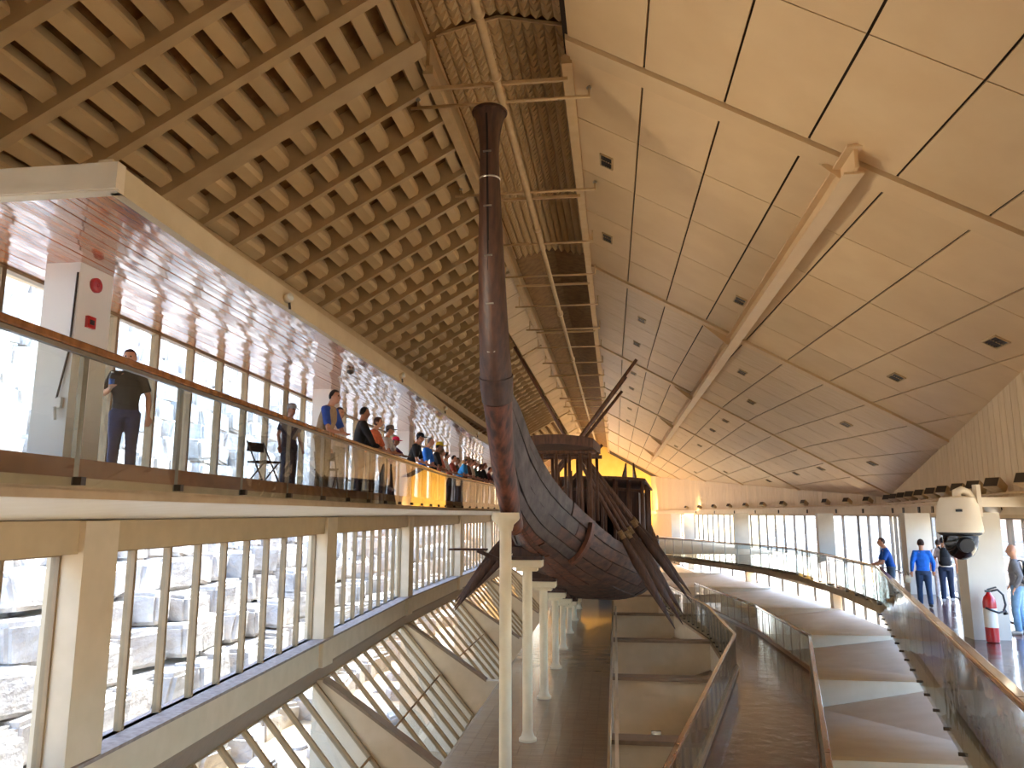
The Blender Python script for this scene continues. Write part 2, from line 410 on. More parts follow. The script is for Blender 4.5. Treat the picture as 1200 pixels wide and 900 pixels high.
for k, y in enumerate(arms):
    w_ = 1.72 if y < 19 else 1.55
    MB().tube([(CX-w_-.15,y,pz),(CX+w_+.02,y,pz)], .035, 8).build('cross_arm','pipe',sp,True)
    for s_ in (-1,1):
        h = .16 if y < 19 else .55
        MB().tube([(CX+s_*w_,y,pz),(CX+s_*w_,y,pz+h)], .022, 6).build('riser','pipe',sp,True)
        MB().lathe([(.05,0),(.05,.03),(.02,.06)], (CX+s_*w_,y,pz+h), 8).build('sprinkler_head','steel',sp)
for y in (13.7, 19.3, 27.2, 34.7, 46, 57, 69):
    MB().bar((CX-1.38,y,8.30),(CX+1.32,y,8.30),.06,.07).build('hanger_strut','pipe',sp)

# ------------------------------------------------------------------ outer walls of the room
struct(MB().box(XL-.2,XL,YB,YE,4.3,5.3).build('wall_left','cream_dark'), 'narrow upper closing wall behind the canopy')
struct(MB().prism([(wl(YB)-.05,YB,2.98),(XL,YB,4.95),(XL,6.2,4.95),(wl(6.2)-.05,6.2,2.98)],(0,0,.12)).build('ceiling','cream_dark'), 'sloping soffit before the canopy starts')
struct(MB().box(XL-.2,8,YB-.2,YB,-9.2,10.2).build('wall_back','cream'))
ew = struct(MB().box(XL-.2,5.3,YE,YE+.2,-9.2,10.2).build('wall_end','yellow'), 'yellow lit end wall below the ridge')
struct(MB().box(-30,30,YB-1,YE+1,-9.5,-9.2).build('floor','concrete'), 'lowest concrete floor of the hall')

# ------------------------------------------------------------------ window builder
wcount = [0]
def window(p0, p1, z0, z1, n, lean=None, label=None, bar_w=.07, bars=(), mat_='mullion', group=None):
    wcount[0] += 1
    a, b = V((p0[0],p0[1],0)), V((p1[0],p1[1],0)); d = (b-a).normalized(); L = (b-a).length; nrm = V((-d.y,d.x,0))
    off = V((lean[0],lean[1],0)) if lean else V((0,0,0))     # plan shift from top to bottom edge
    def P(s, z): return a+d*s+off*((z1-z)/(z1-z0))+V((0,0,z))
    upv_ = (P(0,z1)-P(0,z0)).normalized(); nn = d.cross(upv_).normalized()
    fr = MB().bar(P(0,z0),P(L,z0),.12,bar_w,upv_); fr.bar(P(0,z1),P(L,z1),.12,bar_w,upv_)
    fr.bar(P(0,z0),P(0,z1),bar_w,.12,nn); fr.bar(P(L,z0),P(L,z1),bar_w,.12,nn)
    root = struct(fr.build('window_%d' % wcount[0], mat_), label)
    for k in range(1, n):
        MB().bar(P(L*k/n,z0),P(L*k/n,z1),bar_w*.9,.13,nn).build('mullion',mat_,root)
    for zz in bars: MB().bar(P(0,zz),P(L,zz),.10,bar_w*.8,upv_).build('transom',mat_,root)
    for k in range(n):
        s0, s1 = L*k/n+bar_w*.4, L*(k+1)/n-bar_w*.4
        MB().prism([P(s0,z0),P(s1,z0),P(s1,z1),P(s0,z1)], nn*.012).build('pane','glass_window',root)
    return root

# ------------------------------------------------------------------ LEFT SIDE
GZ = .42                                     # gallery floor
RL = [(-4.0,-1.0),(-4.25,2.5),(-5.07,12.9),(-6.12,27.5),(-6.03,36.5),(-5.6,51),(-5.6,70)]
def rl(y): return interp(y, [p[1] for p in RL], [p[0] for p in RL])
lp = [-21.3, -10.8, -.5, 10.0, 20.4, 30.8, 41.2, 51.6, 62, 72.4, 82.8]   # lower pillar stations
ordn = ['first','second','third','fourth','fifth','sixth','seventh','eighth','ninth','tenth']
lz0, lz1 = -3.27, -.53
# slab with tapered soffit
Ys = [YB,2.5,6,12.9,20,27.5,30.5,36.5,44,51,62,75]
sb = MB()
for y0, y1 in zip(Ys, Ys[1:]):
    def prof(y): return [(rl(y),y,.12),(rl(y),y,GZ-.1),(wl(y)-.1,y,GZ-.1),(wl(y)-.1,y,-.10)]
    A, B = prof(y0), prof(y1); sb.add(A+B, [(0,1,5,4),(1,2,6,5),(2,3,7,6),(3,0,4,7)])
sb.f.append((3,2,1,0))
slab_l = struct(sb.build('floor','cream_light'), 'cantilevered concrete slab of the upper gallery')
tf = MB()
for y0, y1 in zip(Ys, Ys[1:]):
    tf.prism([(rl(y0)-.04,y0,GZ-.1),(wl(y0)+.05,y0,GZ-.1),(wl(y1)+.05,y1,GZ-.1),(rl(y1)-.04,y1,GZ-.1)], (0,0,.1))
tf.build('floor_tiles','tile',slab_l)
for y0, y1 in zip(Ys, Ys[1:]):
    MB().bar((rl(y0)+.012,y0,GZ-.04),(rl(y1)+.012,y1,GZ-.04),.03,.16).build('edge_board','kick_wood',slab_l)
    MB().bar((rl(y0)+.006,y0,.255),(rl(y1)+.006,y1,.255),.02,.21).build('edge_face','concrete',slab_l)
    MB().bar((rl(y0)+.02,y0,.16),(rl(y1)+.02,y1,.16),.05,.07).build('edge_lip','concrete',slab_l)
# head beam above the lower windows, wall under them, ledge
for i, (y0, y1) in enumerate(zip([YB,10,20.4,30.8,41.2,51.6,62,72.4], [10,20.4,30.8,41.2,51.6,62,72.4,82.8])):
    a, b = (wl(y0),y0), (wl(y1),y1)
    struct(MB().bar((a[0]-.05,y0,-.31),(b[0]-.05,y1,-.31),.45,.44).build('trim_%d'%(i+1),'cream_dark'), 'cream head beam over the lower gallery windows')
    o = struct(MB().bar((a[0]-.1,y0,-3.61),(b[0]-.1,y1,-3.61),.5,.66).build('wall_left','cream'), 'cream sill wall under the lower windows')
    MB().bar((a[0]+.02,y0,-3.26),(b[0]+.02,y1,-3.26),.62,.05).build('stone_sill','stone_sill',o)
    MB().prism([(a[0]+.12,y0,-3.9),(a[0]+.12,y0,-4.02),(a[0]-.18,y0,-4.5),(a[0]-.4,y0,-4.5),(a[0]-.4,y0,-3.9)], (b[0]-a[0],y1-y0,0)).build('ledge','ledge',o)
# lower pillars, windows
for i, y in enumerate([-.5,10.0,20.4,30.8,41.2,51.6,62,72.4]):
    x = wl(y); q = MB().box(x-.25,x+.28,y-.36,y+.36,-3.95,-.1)
    struct(q.build('pillar','cream'), 'cream rectangular pillar between the lower left windows')
for i, (y0, y1) in enumerate(zip([YB,-.5,10,20.4,30.8,41.2,51.6,62], [-.5,10,20.4,30.8,41.2,51.6,62,72.4])):
    ya, yb = y0+.36, y1-.36
    window((wl(ya)-.12,ya),(wl(yb)-.12,yb),lz0,lz1,9 if i else 4,label='tall lower gallery window with narrow panes')
# slanted glazing bays with fins
fy = [-.2,10.4,21.0,31.6,42.2,52.8,63.4]
FB = 5.2
for i, y in enumerate(fy):
    x = wl(y)+.05
    q = MB().prism([(x,y-.16,-4.42),(x+2.35,y-.16,-5.95),(x+3.2,y-.16,-6.5),(x+4.2,y-.16,-6.5),(x+4.2,y-.16,-9.2),(x-.3,y-.16,-9.2),(x-.3,y-.16,-4.42)], (0,.32,0))
    o = struct(q.build('wall_fin','cream'), 'cream triangular fin wall beside the slanted glazing')
    MB().prism([(x+.0,y-.2,-4.38),(x+2.4,y-.2,-5.93),(x+2.4,y-.2,-6.02),(x+.0,y-.2,-4.47)], (0,.4,0)).build('fin_cap','ledge',o)
    MB().prism([(x+2.4,y-.2,-5.93),(x+3.2,y-.2,-6.46),(x+3.2,y-.2,-6.55),(x+2.4,y-.2,-6.02)], (0,.4,0)).build('fin_cap','ledge',o)
for i, (y0, y1) in enumerate(zip(fy, fy[1:])):
    ya, yb = y0+.2, y1-.2
    window((wl(ya)-.2,ya),(wl(yb)-.2,yb),-9.0,-4.5,9,lean=(4.0,0),label='slanted skylight bay leaning in above the lower level',bars=(-6.3,-7.8))
# upper gallery windows, pillars and canopy
upy = [-1.4,7.95,17.3,26.8,36.3,45.8,55.3,64.8]
SZ = 2.93
for i, (y0, y1) in enumerate(zip([YB]+upy, upy+[74])):
    window((wl(y0)-.02,y0),(wl(y1)-.02,y1),GZ,SZ,8 if i else 3,label='tall upper gallery window with narrow panes')
upx = [-6.1,-6.40,-6.85,-7.5,-7.6,-7.6,-7.6,-7.6]
for i, y in enumerate(upy):
    q = MB().box(upx[i]-.23,upx[i]+.22,y,y+.6,GZ-.02,SZ)
    o = struct(q.build('pillar','white'), 'pale square pillar standing on the upper gallery')
CN = [(-4.52,6.16),(-4.62,8.2),(-4.7,12.7),(-4.75,17.2),(-5.3,29.6),(-5.35,36),(-5.1,51),(-5.1,75)]
def cn(y): return interp(y, [p[1] for p in CN], [p[0] for p in CN])
cb = MB(); cys = [6.16,8.2,12.7,17.2,22,29.6,36,44,51,62,75]
for y0, y1 in zip(cys, cys[1:]):
    cb.prism([(cn(y0)-.06,y0,SZ+.05),(wl(y0)-.1,y0,SZ+.05),(wl(y1)-.1,y1,SZ+.05),(cn(y1)-.06,y1,SZ+.05)], (0,0,.15))
    cb.prism([(wl(y0)-.05,y0,SZ+.06),(XL-.1,y0,5.0),(XL-.1,y1,5.0),(wl(y1)-.05,y1,SZ+.06)], (0,0,.12))
canopy = struct(cb.build('ceiling','cream_dark'), 'canopy over the upper gallery with varnished plank soffit')
for y0, y1 in zip(cys, cys[1:]):
    MB().bar((cn(y0),y0,SZ+.12),(cn(y1),y1,SZ+.12),.1,.26).build('fascia','cream_dark',canopy)
    MB().bar((cn(y0)-.12,y0,SZ+.28),(cn(y1)-.12,y1,SZ+.28),.14,.1).build('fascia_cap','cream_dark',canopy)
MB().box(-7.2,-4.47,6.1,6.22,SZ-.01,SZ+.27).build('fascia_end','cream',canopy)
MB().box(-7.2,-4.45,6.07,6.14,SZ+.0,SZ+.055).build('fascia_lip','cream',canopy)
NP = 27
for k in range(NP):
    t0, t1 = k/NP+.0008, (k+1)/NP-.0008; e0, e1 = random.uniform(-.004,.004), random.uniform(-.004,.004)
    m = MB()
    pts = []
    for y in cys:
        def X(t): return cn(y)-.05+(wl(y)-.05-cn(y))*t
        pts.append([(X(t0),y,SZ+e0),(X(t1),y,SZ+e1),(X(t1),y,SZ+.03),(X(t0),y,SZ+.03)])
    for A, B in zip(pts, pts[1:]): m.add(A+B, [(0,1,5,4),(1,2,6,5),(2,3,7,6),(3,0,4,7)])
    m.f.append((0,3,2,1))
    m.build('soffit_plank','varnish',canopy)

# ------------------------------------------------------------------ balustrades
def path_pts(poly, step):
    out = []
    for a, b in zip(poly, poly[1:]):
        a, b = V(a), V(b); n = max(1, round((b-a).length/step))
        for k in range(n): out.append(a+(b-a)*(k/n))
    out.append(V(poly[-1])); return out
def balustrade(label, poly, railz, gbot, step, glass='glass_rail', post_w=.05, rail=(.09,.07), cat='railing', inner=0, postm='metal', group=None, railm='rail_wood', clampw=.035):
    t = thing('glass_balustrade', label, cat, tuple(poly[0]) , 0, group); o0 = V(poly[0])
    P = [p-o0 for p in path_pts(poly, step)]
    for a, b in zip(P, P[1:]):
        d = (b-a).normalized()*.015
        MB().prism([a+d+V((0,0,gbot)), b-d+V((0,0,gbot)), b-d+V((0,0,railz-.05)), a+d+V((0,0,railz-.05))], d.cross(V((0,0,1))).normalized()*.012).build('glass_pane',glass,t)
    for i, p in enumerate(P):
        d = (P[min(i+1,len(P)-1)]-P[max(i-1,0)]).normalized(); n_ = V((-d.y,d.x,0))
        q = p+n_*.04
        if post_w: MB().obox(q+V((0,0,(railz+gbot)/2)), d*post_w/2, n_*.02, V((0,0,(railz-gbot)/2-.02))).build('post',postm,t)
        MB().obox(p+V((0,0,gbot+.05)), d*clampw, n_*.05, V((0,0,clampw))).build('clamp','vent',t)
    for a, b in zip(poly, poly[1:]):
        a, b = V(a)-o0, V(b)-o0; d = (b-a).normalized()
        o = MB().bar(a-d*.03+V((0,0,railz)), b+d*.03+V((0,0,railz)), rail[0], rail[1]).build('handrail',railm,t); bevel(o,.015,2)
        MB().bar(a+V((0,0,railz-.055)), b+V((0,0,railz-.055)), .05, .035).build('rail_strip','metal',o)
    return t
balustrade('long glass balustrade with wooden rail along the upper gallery', [(x+.05,y,0) for x,y in RL[1:6]], 1.4, .22, 1.62, post_w=.07)

# ------------------------------------------------------------------ RIGHT SIDE
TZ = -2.6
IE = [(1.2,-2),(2.3,3),(3.36,7.29),(4.54,12.1),(7.78,25),(8.04,30.3),(8.02,36.6),(6.85,41.4),(4.07,49),(2.7,52.3)]
def ie(y): return interp(y, [p[1] for p in IE], [p[0] for p in IE])
fl = MB(); fy_ = sorted(set([p[1] for p in IE]+[39.5,45,20,16]))
def ring(y): return [(ie(y)+.08,y),(wr(y)+.3,y)]
sl_ = MB()
for y0, y1 in zip(fy_, fy_[1:]):
    a, b = ring(y0); c, d = ring(y1)
    fl.prism([(a[0],y0,TZ-.05),(b[0],y0,TZ-.05),(d[0],y1,TZ-.05),(c[0],y1,TZ-.05)], (0,0,.05))
    sl_.prism([(a[0]-.06,y0,TZ-.36),(b[0],y0,TZ-.36),(d[0],y1,TZ-.36),(c[0]-.06,y1,TZ-.36)], (0,0,.31))
terr = struct(sl_.build('floor','concrete'), 'terrace slab with glossy red-brown tiles on the right')
fl.build('floor_tiles','tile',terr)
struct(MB().prism([(2.7,52.3,TZ-.36),(wr(52.3),52.3,TZ-.36),(wr(90),90,TZ-.36),(3.4,90,TZ-.36)], (0,0,.36)).build('floor','concrete'), 'far landing slab beyond the curved walkway')
balustrade('glass balustrade with polished rail along the right terrace edge', [(x,y,0) for x,y in IE[1:5]], -1.55, -3.02, 1.15, 'glass_rail_wavy', 0, (.12,.07), clampw=.02)
balustrade('glass balustrade on the curved walkway below the far windows', [(x,y,0) for x,y in IE[4:]], -1.55, -2.72, 1.3, 'glass_rail', .025, (.09,.05), clampw=.02)
# wall segments: windows, head beam, plank wall above
def wpt(y, off=0):
    x = wr(y); n = V((WR[1][1]-WR[0][1], -(WR[1][0]-WR[0][0]))).normalized() if y < 39.5 else V((WR[2][1]-WR[1][1], -(WR[2][0]-WR[1][0]))).normalized()
    return (x-n.x*off, y-n.y*off)
HBZ0, HBZ1 = -.10, .32
wall_r = struct(MB().bar((*wpt(YB,-.05),.11),(*wpt(39.5,-.05),.11),.5,.42).build('wall_right','cream'), 'right wall beam and plank cladding above the windows')
wall_r2 = struct(MB().bar((*wpt(39.5,-.05),.11),(*wpt(YE,-.05),.11),.5,.42).build('wall_right','cream'), 'far right wall beam and plank cladding above the windows')
for par, ya, yb in ((wall_r,YB,39.5),(wall_r2,39.5,YE)):
    MB().bar((*wpt(ya,.2),-.06),(*wpt(yb,.2),-.06),.1,.08).build('beam_lip','cream_dark',par)
    MB().bar((*wpt(ya,.28),.34),(*wpt(yb,.28),.34),.14,.09).build('light_channel','cream',par)
    MB().tube([(*wpt(ya,.34),.46),(*wpt(yb,.34),.46)],.03,6).build('conduit','pipe',par)
bigs = []
y = 8.0; st = .5
while y < YE-1:
    y1 = y+st
    za, zb = roofz(wr(y))+.1, roofz(wr(y1))+.1
    a, b = wpt(y+.014,.02), wpt(y1-.014,.02)
    m = MB().prism([(a[0],a[1],.28),(b[0],b[1],.28),(b[0],b[1],zb),(a[0],a[1],za)], (.07,0,0))
    m.build('wall_board','board',wall_r if y < 39.5 else wall_r2)
    y = y1; st = .5 if y < 39.5 else (.7 if y < 70 else 1.3)
a, b = wpt(YB), wpt(8); MB().prism([(a[0],a[1],.28),(b[0],b[1],.28),(b[0],b[1],roofz(b[0])+.1),(a[0],a[1],roofz(a[0])+.1)], (.07,0,0)).build('wall_board','board',wall_r)
for par, ya, yb in ((wall_r,8,39.5),(wall_r2,39.5,YE)):
    a, b = wpt(ya,-.1), wpt(yb,-.1); MB().prism([(a[0],a[1],.28),(b[0],b[1],.28),(b[0],b[1],roofz(b[0])+.3),(a[0],a[1],roofz(a[0])+.3)], (.06,0,0)).build('board_backing','joint',par)
# full-height plank wall closing the far end of the right wall
MB().prism([(*wpt(93),TZ-4),(*wpt(YE),TZ-4),(*wpt(YE),.3),(*wpt(93),.3)], (.1,0,0)).build('end_cladding','board',wall_r2)
# upper right windows and pillars
rp = [-4.4,7.5,17.85,27.3,43.2,61.0,82.0,91.0]
for i, (y0, y1) in enumerate(zip(rp, rp[1:])):
    if y0 < 39.5 < y1:
        window(wpt(y0),wpt(39.5),TZ,HBZ0,9,label='bright right hand window with narrow vertical panes',mat_='mullion_backlit'); window(wpt(39.5),wpt(y1),TZ,HBZ0,3,label='bright right hand window with narrow vertical panes',mat_='mullion_backlit')
    else: window(wpt(y0),wpt(y1),TZ,HBZ0,[8,8,8,9,9,10,5][i],label='bright right hand window with narrow vertical panes',mat_='mullion_backlit')
for x_, y_, wd in [(5.6,8.0,.4),(7.76,18.1,.37),(9.95,27.7,.4),(11.0,43.2,.4),(9.45,61,.55),(7.5,82,.5),(6.7,89,.5)]:
    q = MB().box(x_-wd,x_+wd,y_-.24,y_+.24,TZ,HBZ0+.12)
    struct(q.build('pillar','pillar_white'), 'pale pillar standing on the terrace by the right windows')
# lower right wall: band window, sill, sloped concrete modules
LR0, LR1 = -5.85, -4.4
for i, (y0, y1, n) in enumerate([(8,17.5,5),(17.5,27.5,5),(27.5,37,5),(37,46.2,5),(46.8,62.6,5),(65,86,5),(86,111,5)]):
    window(wpt(y0+.3),wpt(y1-.3),LR0,LR1,n,label='low strip window under the right terrace',bar_w=.09,mat_='mullion_backlit')
for ya, yb in ((YB,39.5),(39.5,YE)):
    a, b = wpt(ya), wpt(yb)
    struct(MB().bar((*wpt(ya,-.1),(LR1+TZ-.3)/2),(*wpt(yb,-.1),(LR1+TZ-.3)/2),.5,TZ-.3-LR1).build('wall_right','cream'), 'cream band between terrace slab and low strip windows')
    o = struct(MB().bar((*wpt(ya,-.1),-7.5),(*wpt(yb,-.1),-7.5),.5,3.3).build('wall_right','cream'), 'cream wall below the low strip windows')
    MB().bar((*wpt(ya,.2),-5.98),(*wpt(yb,.2),-5.98),.6,.22).build('sill','cream_light',o)
for y in (17.5,27.5,37,46.5,63.8,86):
    c = wpt(y,.1); struct(MB().box(c[0]-.3,c[0]+.3,y-.35,y+.35,-6.2,TZ-.3).build('pillar','cream'), 'cream pier between the low strip windows')
# ramp
RMZ = -5.0
RLft = [(-1.1,4.5),(.95,14),(3.8,26.8),(3.85,35),(2.6,46)]; RRt = [(1.3,4.5),(3.35,14),(6.15,27),(5.9,35),(4.4,46)]
rmp = MB()
for k in range(4):
    a,b,c,d = RLft[k],RRt[k],RRt[k+1],RLft[k+1]
    rmp.prism([(*a,RMZ-.3),(*b,RMZ-.3),(*c,RMZ-.3),(*d,RMZ-.3)], (0,0,.3))
ramp = struct(rmp.build('floor','tile'), 'glossy red-brown tiled ramp walkway between glass balustrades')
for k in range(4):
    for E_, s_ in ((RLft,-1),(RRt,1)):
        a, b = E_[k], E_[k+1]
        MB().bar((a[0]-s_*.03,a[1],RMZ-.06),(b[0]-s_*.03,b[1],RMZ-.06),.06,.36).build('edge_board','kick_wood' if s_ > 0 else 'concrete',ramp)
balustrade('glass balustrade on the left edge of the tiled ramp', [(x-.02,y,0) for x,y in RLft], -3.9, RMZ-.15, 1.0, post_w=.02, rail=(.1,.08), clampw=.025)
balustrade('glass balustrade on the right edge of the tiled ramp', [(x+.02,y,0) for x,y in RRt], -3.9, RMZ-.1, 1.1, post_w=.02, rail=(.1,.08), clampw=.025)
# folded concrete slabs right of the ramp
def rr(y): return interp(y, [p[1] for p in RRt], [p[0] for p in RRt])
def rlf(y): return interp(y, [p[1] for p in RLft], [p[0] for p in RLft])
mods = [4.5,10,18.3,26.7,36.2,46,58,72]
for i, (y0, y1) in enumerate(zip(mods, mods[1:])):
    a0, a1 = (rr(y0)+.1 if y0 < 46 else 3.5), (rr(y1)+.1 if y1 < 46.1 else 3.0)
    b0, b1 = wr(y0)-.1, wr(y1)-.1
    zt = -5.2
    P = [V((a0,y0+.3,zt)),V((b0,y0+.3,zt)),V((b1,y1-.02,zt-.05)),V((a1,y1-.02,zt-.85))]
    q = MB().prism(P, (0,0,-.4))
    o = struct(q.build('slab','tan'), 'folded tan concrete roof slab beside the ramp')
    MB().prism([V((a1,y1,zt)),V((b1,y1,zt)),V((b1,y1,zt-.1)),V((a1,y1,zt-1.2))], (0,.31,0)).build('riser','cream_light',o)
# fins left of the ramp, beside the boat floor
for i, (y0, y1) in enumerate(zip([14,19.5,26.5,34,42.5,52], [19.5,26.5,34,42.5,52,62])):
    xa = -.2; xb0, xb1 = (rlf(y0)-.1 if y0 < 46 else 2.6), (rlf(y1)-.1 if y1 < 46 else 2.6)
    o = struct(MB().box(xa,xb1,y1-.3,y1,-9.2,-5.25).build('wall_fin','cream'), 'cream cross wall between boat floor and ramp')
    MB().box(xa,xb1,y1-.5,y1+.05,-5.25,-5.15).build('fin_cap','ledge',o)
    MB().prism([(xa+.5,y1-.32,-7.5),(xb1-.02,y1-.32,-6.3),(xb0-.02,y0+.05,-5.45),((xa+xb0)/2+.2,y0+.05,-6.6)], (0,0,-.15)).build('sloping_soffit','ledge',o)
    MB().prism([(xb1,y1-.1,-5.3),(xb0,y0,-5.3),(xb0,y0,-9.2),(xb1,y1-.1,-9.2)], (.08,0,0)).build('side_wall','cream',o)
# ------------------------------------------------------------------ boat floor and its support columns
pf = MB().box(-3.6,-.28,YB,49,-5.12,-5.0)
pitf = struct(pf.build('floor','pit_floor'), 'glossy brown plank floor under the boat')
MB().box(-3.66,-.22,YB,49,-5.45,-5.12).build('floor_edge','cream',pitf)
struct(MB().box(-4.2,-.1,49,49.3,-9.2,-3.7).build('wall_end','cream'), 'low cream wall closing the boat floor')
mat('door_blue', (92,112,128), (80,100,116), .5, 4)
dr = struct(MB().box(-1.1,-.35,48.95,49.0,-5.0,-3.75).build('door_1','door_blue'), 'blue grey door in the low end wall')
MB().box(-1.14,-1.1,48.93,49.0,-5.0,-3.72).build('door_frame','metal',dr); MB().tube([(-.45,48.9,-4.4),(-.45,48.95,-4.4)],.03,8).build('door_handle','steel',dr)
# slanted rails along the boat floor's right edge
for k, (y0, y1) in enumerate([(8,19.3),(19.6,26.4),(26.6,33.8),(34,42)]):
    t = thing('edge_rail', 'slanted tan rail beside the boat floor at the %s cross wall' % ordn[k], 'rail', (-.1,y0,-5.2))
    MB().bar((.05,0,-.7),(.02,y1-y0,.35),.08,.16).build('rail_bar','cream',t)
    MB().bar((.02,y1-y0-.1,-.1),(.02,y1-y0-.1,.4),.05,.05).build('post','metal',t)
    MB().bar((.02,y1-y0-.1,-.3),(.3,y1-y0-.1,-.3),.05,.05).build('bracket','cream',t)

KY = [14.9,16.3,18.1,22.2,26.4,30,34,38,44,50,55,59,62]
KZ = [0,-.5,-.93,-1.78,-2.5,-3.07,-3.6,-3.9,-3.9,-3.3,-2,-.5,1.5]
def zk(y): return sinterp(y, KY, KZ)
cols = [(14.55,.02),(18.15,zk(18.15)-.08),(22.2,zk(22.2)-.06),(26.4,zk(26.4)-.05),(30,zk(30)-.05),(34,zk(34)-.05),(38,zk(38)-.05),(42.5,zk(42.5)-.05)]
for i, (y, zt) in enumerate(cols):
    lab = ('tall cream column holding up the foot of the boat stem' if i == 0 else 'cream round support column under the hull, %s behind the stem column' % ordn[i-1])
    t = thing('support_column', lab, 'column', (CX,y,-5.0), 0, 'support columns under the boat')
    h = zt+5.0
    smooth(MB().lathe([(.2,0),(.2,.05),(.15,.09),(.115,.2),(.112,h-.3),(.13,h-.24)],n=20).build('shaft','column',t),50)
    if i == 0:
        smooth(MB().tube([(0,0,h-.34),(0,0,h-.22),(0,0,h-.14),(0,0,h-.1),(0,0,h)], [(.13,.13),(.16,.16),(.25,.2),(.27,.22),(.26,.22)], 16).build('capital','column',t),50)
    else:
        bevel(MB().box(-.36,.36,-.3,.3,h-.2,h-.02).build('capital','column',t),.03,2)
        MB().box(-.24,.24,-.22,.22,h-.28,h-.2).build('capital_neck','column',t)
        MB().box(-.38,.38,-.3,.3,h-.02,h+.05).build('cradle_plank','dark_wood',t)

# ------------------------------------------------------------------ the boat
boat = thing('wooden_ship', 'huge ancient cedar ship with tall flared stem raised on columns', 'ship', (CX,14.0,0), -.068)
def bl(p): return V((p[0], p[1]-14.0, p[2]))      # into boat space (x is from the axis)
BY = [14.0,14.6,15.4,16.4,17.6,19.5,22,26,30,34,38,44,50,55,59,62]
ZS = [2.2,1.85,1.33,.85,.42,-.05,-.55,-1.08,-1.48,-1.75,-1.9,-1.9,-1.3,0.,1.8,4.]
BB = [.27,.31,.40,.54,.74,1.02,1.32,1.75,2.1,2.35,2.45,2.45,2.1,1.5,.8,.35]
def kz(y): return zk(y) if y >= 14.9 else (14.9-y)*1.15
def hull(y, t, off=0):
    zs, b, z0 = sinterp(y,BY,ZS), sinterp(y,BY,BB), kz(y)
    a0 = interp(y, [14,19,26,34], [80,84,98,104])
    a = math.radians(t*a0); am = math.radians(a0)
    x = b*math.sin(a)**interp(y, [14,16.5,18,30], [1.2,1.1,.85,.65]) if a > 0 else 0
    z = z0+(zs-z0)*(1-math.cos(a))/(1-math.cos(am))
    return V((x, y, z))
def hullo(y, t, off, s):
    p = hull(y,t); q = hull(y,max(0,t-.03)); r = hull(y,min(1,t+.03)); dy = hull(y+.05,t)-p
    n = (r-q).cross(dy); n = V((1,0,0)) if n.length < 1e-9 else n.normalized()
    if n.x < 0: n = -n
    p = p+n*off; return bl((p.x*s, p.y, p.z))
strk = [0,.13,.29,.46,.64,.83,1.0]
cuts = [[14.2,18.4,24.5,31,39,47,56,62],[14.2,17.2,21.6,28.5,36,44,53,62],[14.2,19.6,26.2,33,41,50,62],[14.2,17.6,23.4,30.3,38,47,62],[14.2,18.8,25.2,32,40,50,62],[14.2,18.1,22.3,28.4,36.5,46,62]]
for k in range(6): cuts[k][0] = (14.3,14.2,14.05,13.9,13.75,13.6)[k]
for s in (1,-1):
    for k in range(6):
        for y0, y1 in zip(cuts[k], cuts[k][1:]):
            n, m_ = max(4, int((y1-y0)/.7)), 4
            th = .0+random.uniform(-.018,.022); g = .012
            mb = MB()
            for lay in (0,1):
                for i in range(n+1):
                    y = y0+.02+(y1-y0-.04)*i/n
                    for j in range(m_+1):
                        t = strk[k]+(strk[k+1]-strk[k])*j/m_
                        t = min(max(t, strk[k]+g/ max(.4,2)), strk[k+1]-g/2) if k else min(t, strk[k+1]-g/2)
                        t += .012*math.sin(y*1.7+k*2)*(1 if 0 < k and 0 < j < m_ else 0)
                        wob = .008*math.sin(y*3.1+j+k)
                        mb.v.append(tuple(hullo(y, t, (th+wob) if lay == 0 else -.13, s)))
            W_ = m_+1; B_ = (n+1)*W_
            for i in range(n):
                for j in range(m_):
                    q = (i*W_+j, i*W_+j+1, (i+1)*W_+j+1, (i+1)*W_+j); mb.f.append(q if s < 0 else q[::-1]); q2 = tuple(B_+x for x in q); mb.f.append(q2[::-1] if s < 0 else q2)
            for i in range(n):
                for j, fl_ in ((0,1),(m_,0)):
                    a, b = i*W_+j, (i+1)*W_+j; mb.f.append((a,b,B_+b,B_+a))
            for j in range(m_):
                for i in (0,n):
                    a, b = i*W_+j, i*W_+j+1; mb.f.append((a,b,B_+b,B_+a))
            mm = 'hull_grey' if (y0 < 15 and k >= 2) else ('hull_red' if (y0 < 15 or (k < 1 and y0 < 20)) else 'hull')
            o = mb.build('hull_plank', mm, boat); smooth(o, 40)
# bulwark batten at the scarf, deck
mb = MB(); ysd = [15.0+.8*i for i in range(57)]
for y in ysd:
    for s in (-1,1):
        p = hull(y,.97); mb.v.append(tuple(bl((p.x*s*.97, y, p.z-.05))))
for i in range(len(ysd)-1): mb.f.append((2*i,2*i+1,2*i+3,2*i+2))
n0 = len(mb.v); mb.v += [(x,y,z-.1) for x,y,z in mb.v[:n0]]
for i in range(len(ysd)-1): mb.f.append((n0+2*i+2,n0+2*i+3,n0+2*i+1,n0+2*i))
mb.build('deck','old_wood',boat)
# scarf rib on the right side (dark gap with proud plank)
for s in (1,-1):
    mb = MB()
    for t in [.28+.08*i for i in range(9)]:
        y = 19.8
        for dy, off in ((-.3,.02),(.05,.02),(.05,.12),(-.3,.12)): mb.v.append(tuple(hullo(y+dy, min(t,1), off, s)))
    for i in range(8):
        for j in range(4): mb.f.append((i*4+j, i*4+(j+1)%4, (i+1)*4+(j+1)%4, (i+1)*4+j))
    mb.f.append((0,1,2,3)); mb.f.append((35,34,33,32))
    mb.build('scarf_batten','hull_red',boat)
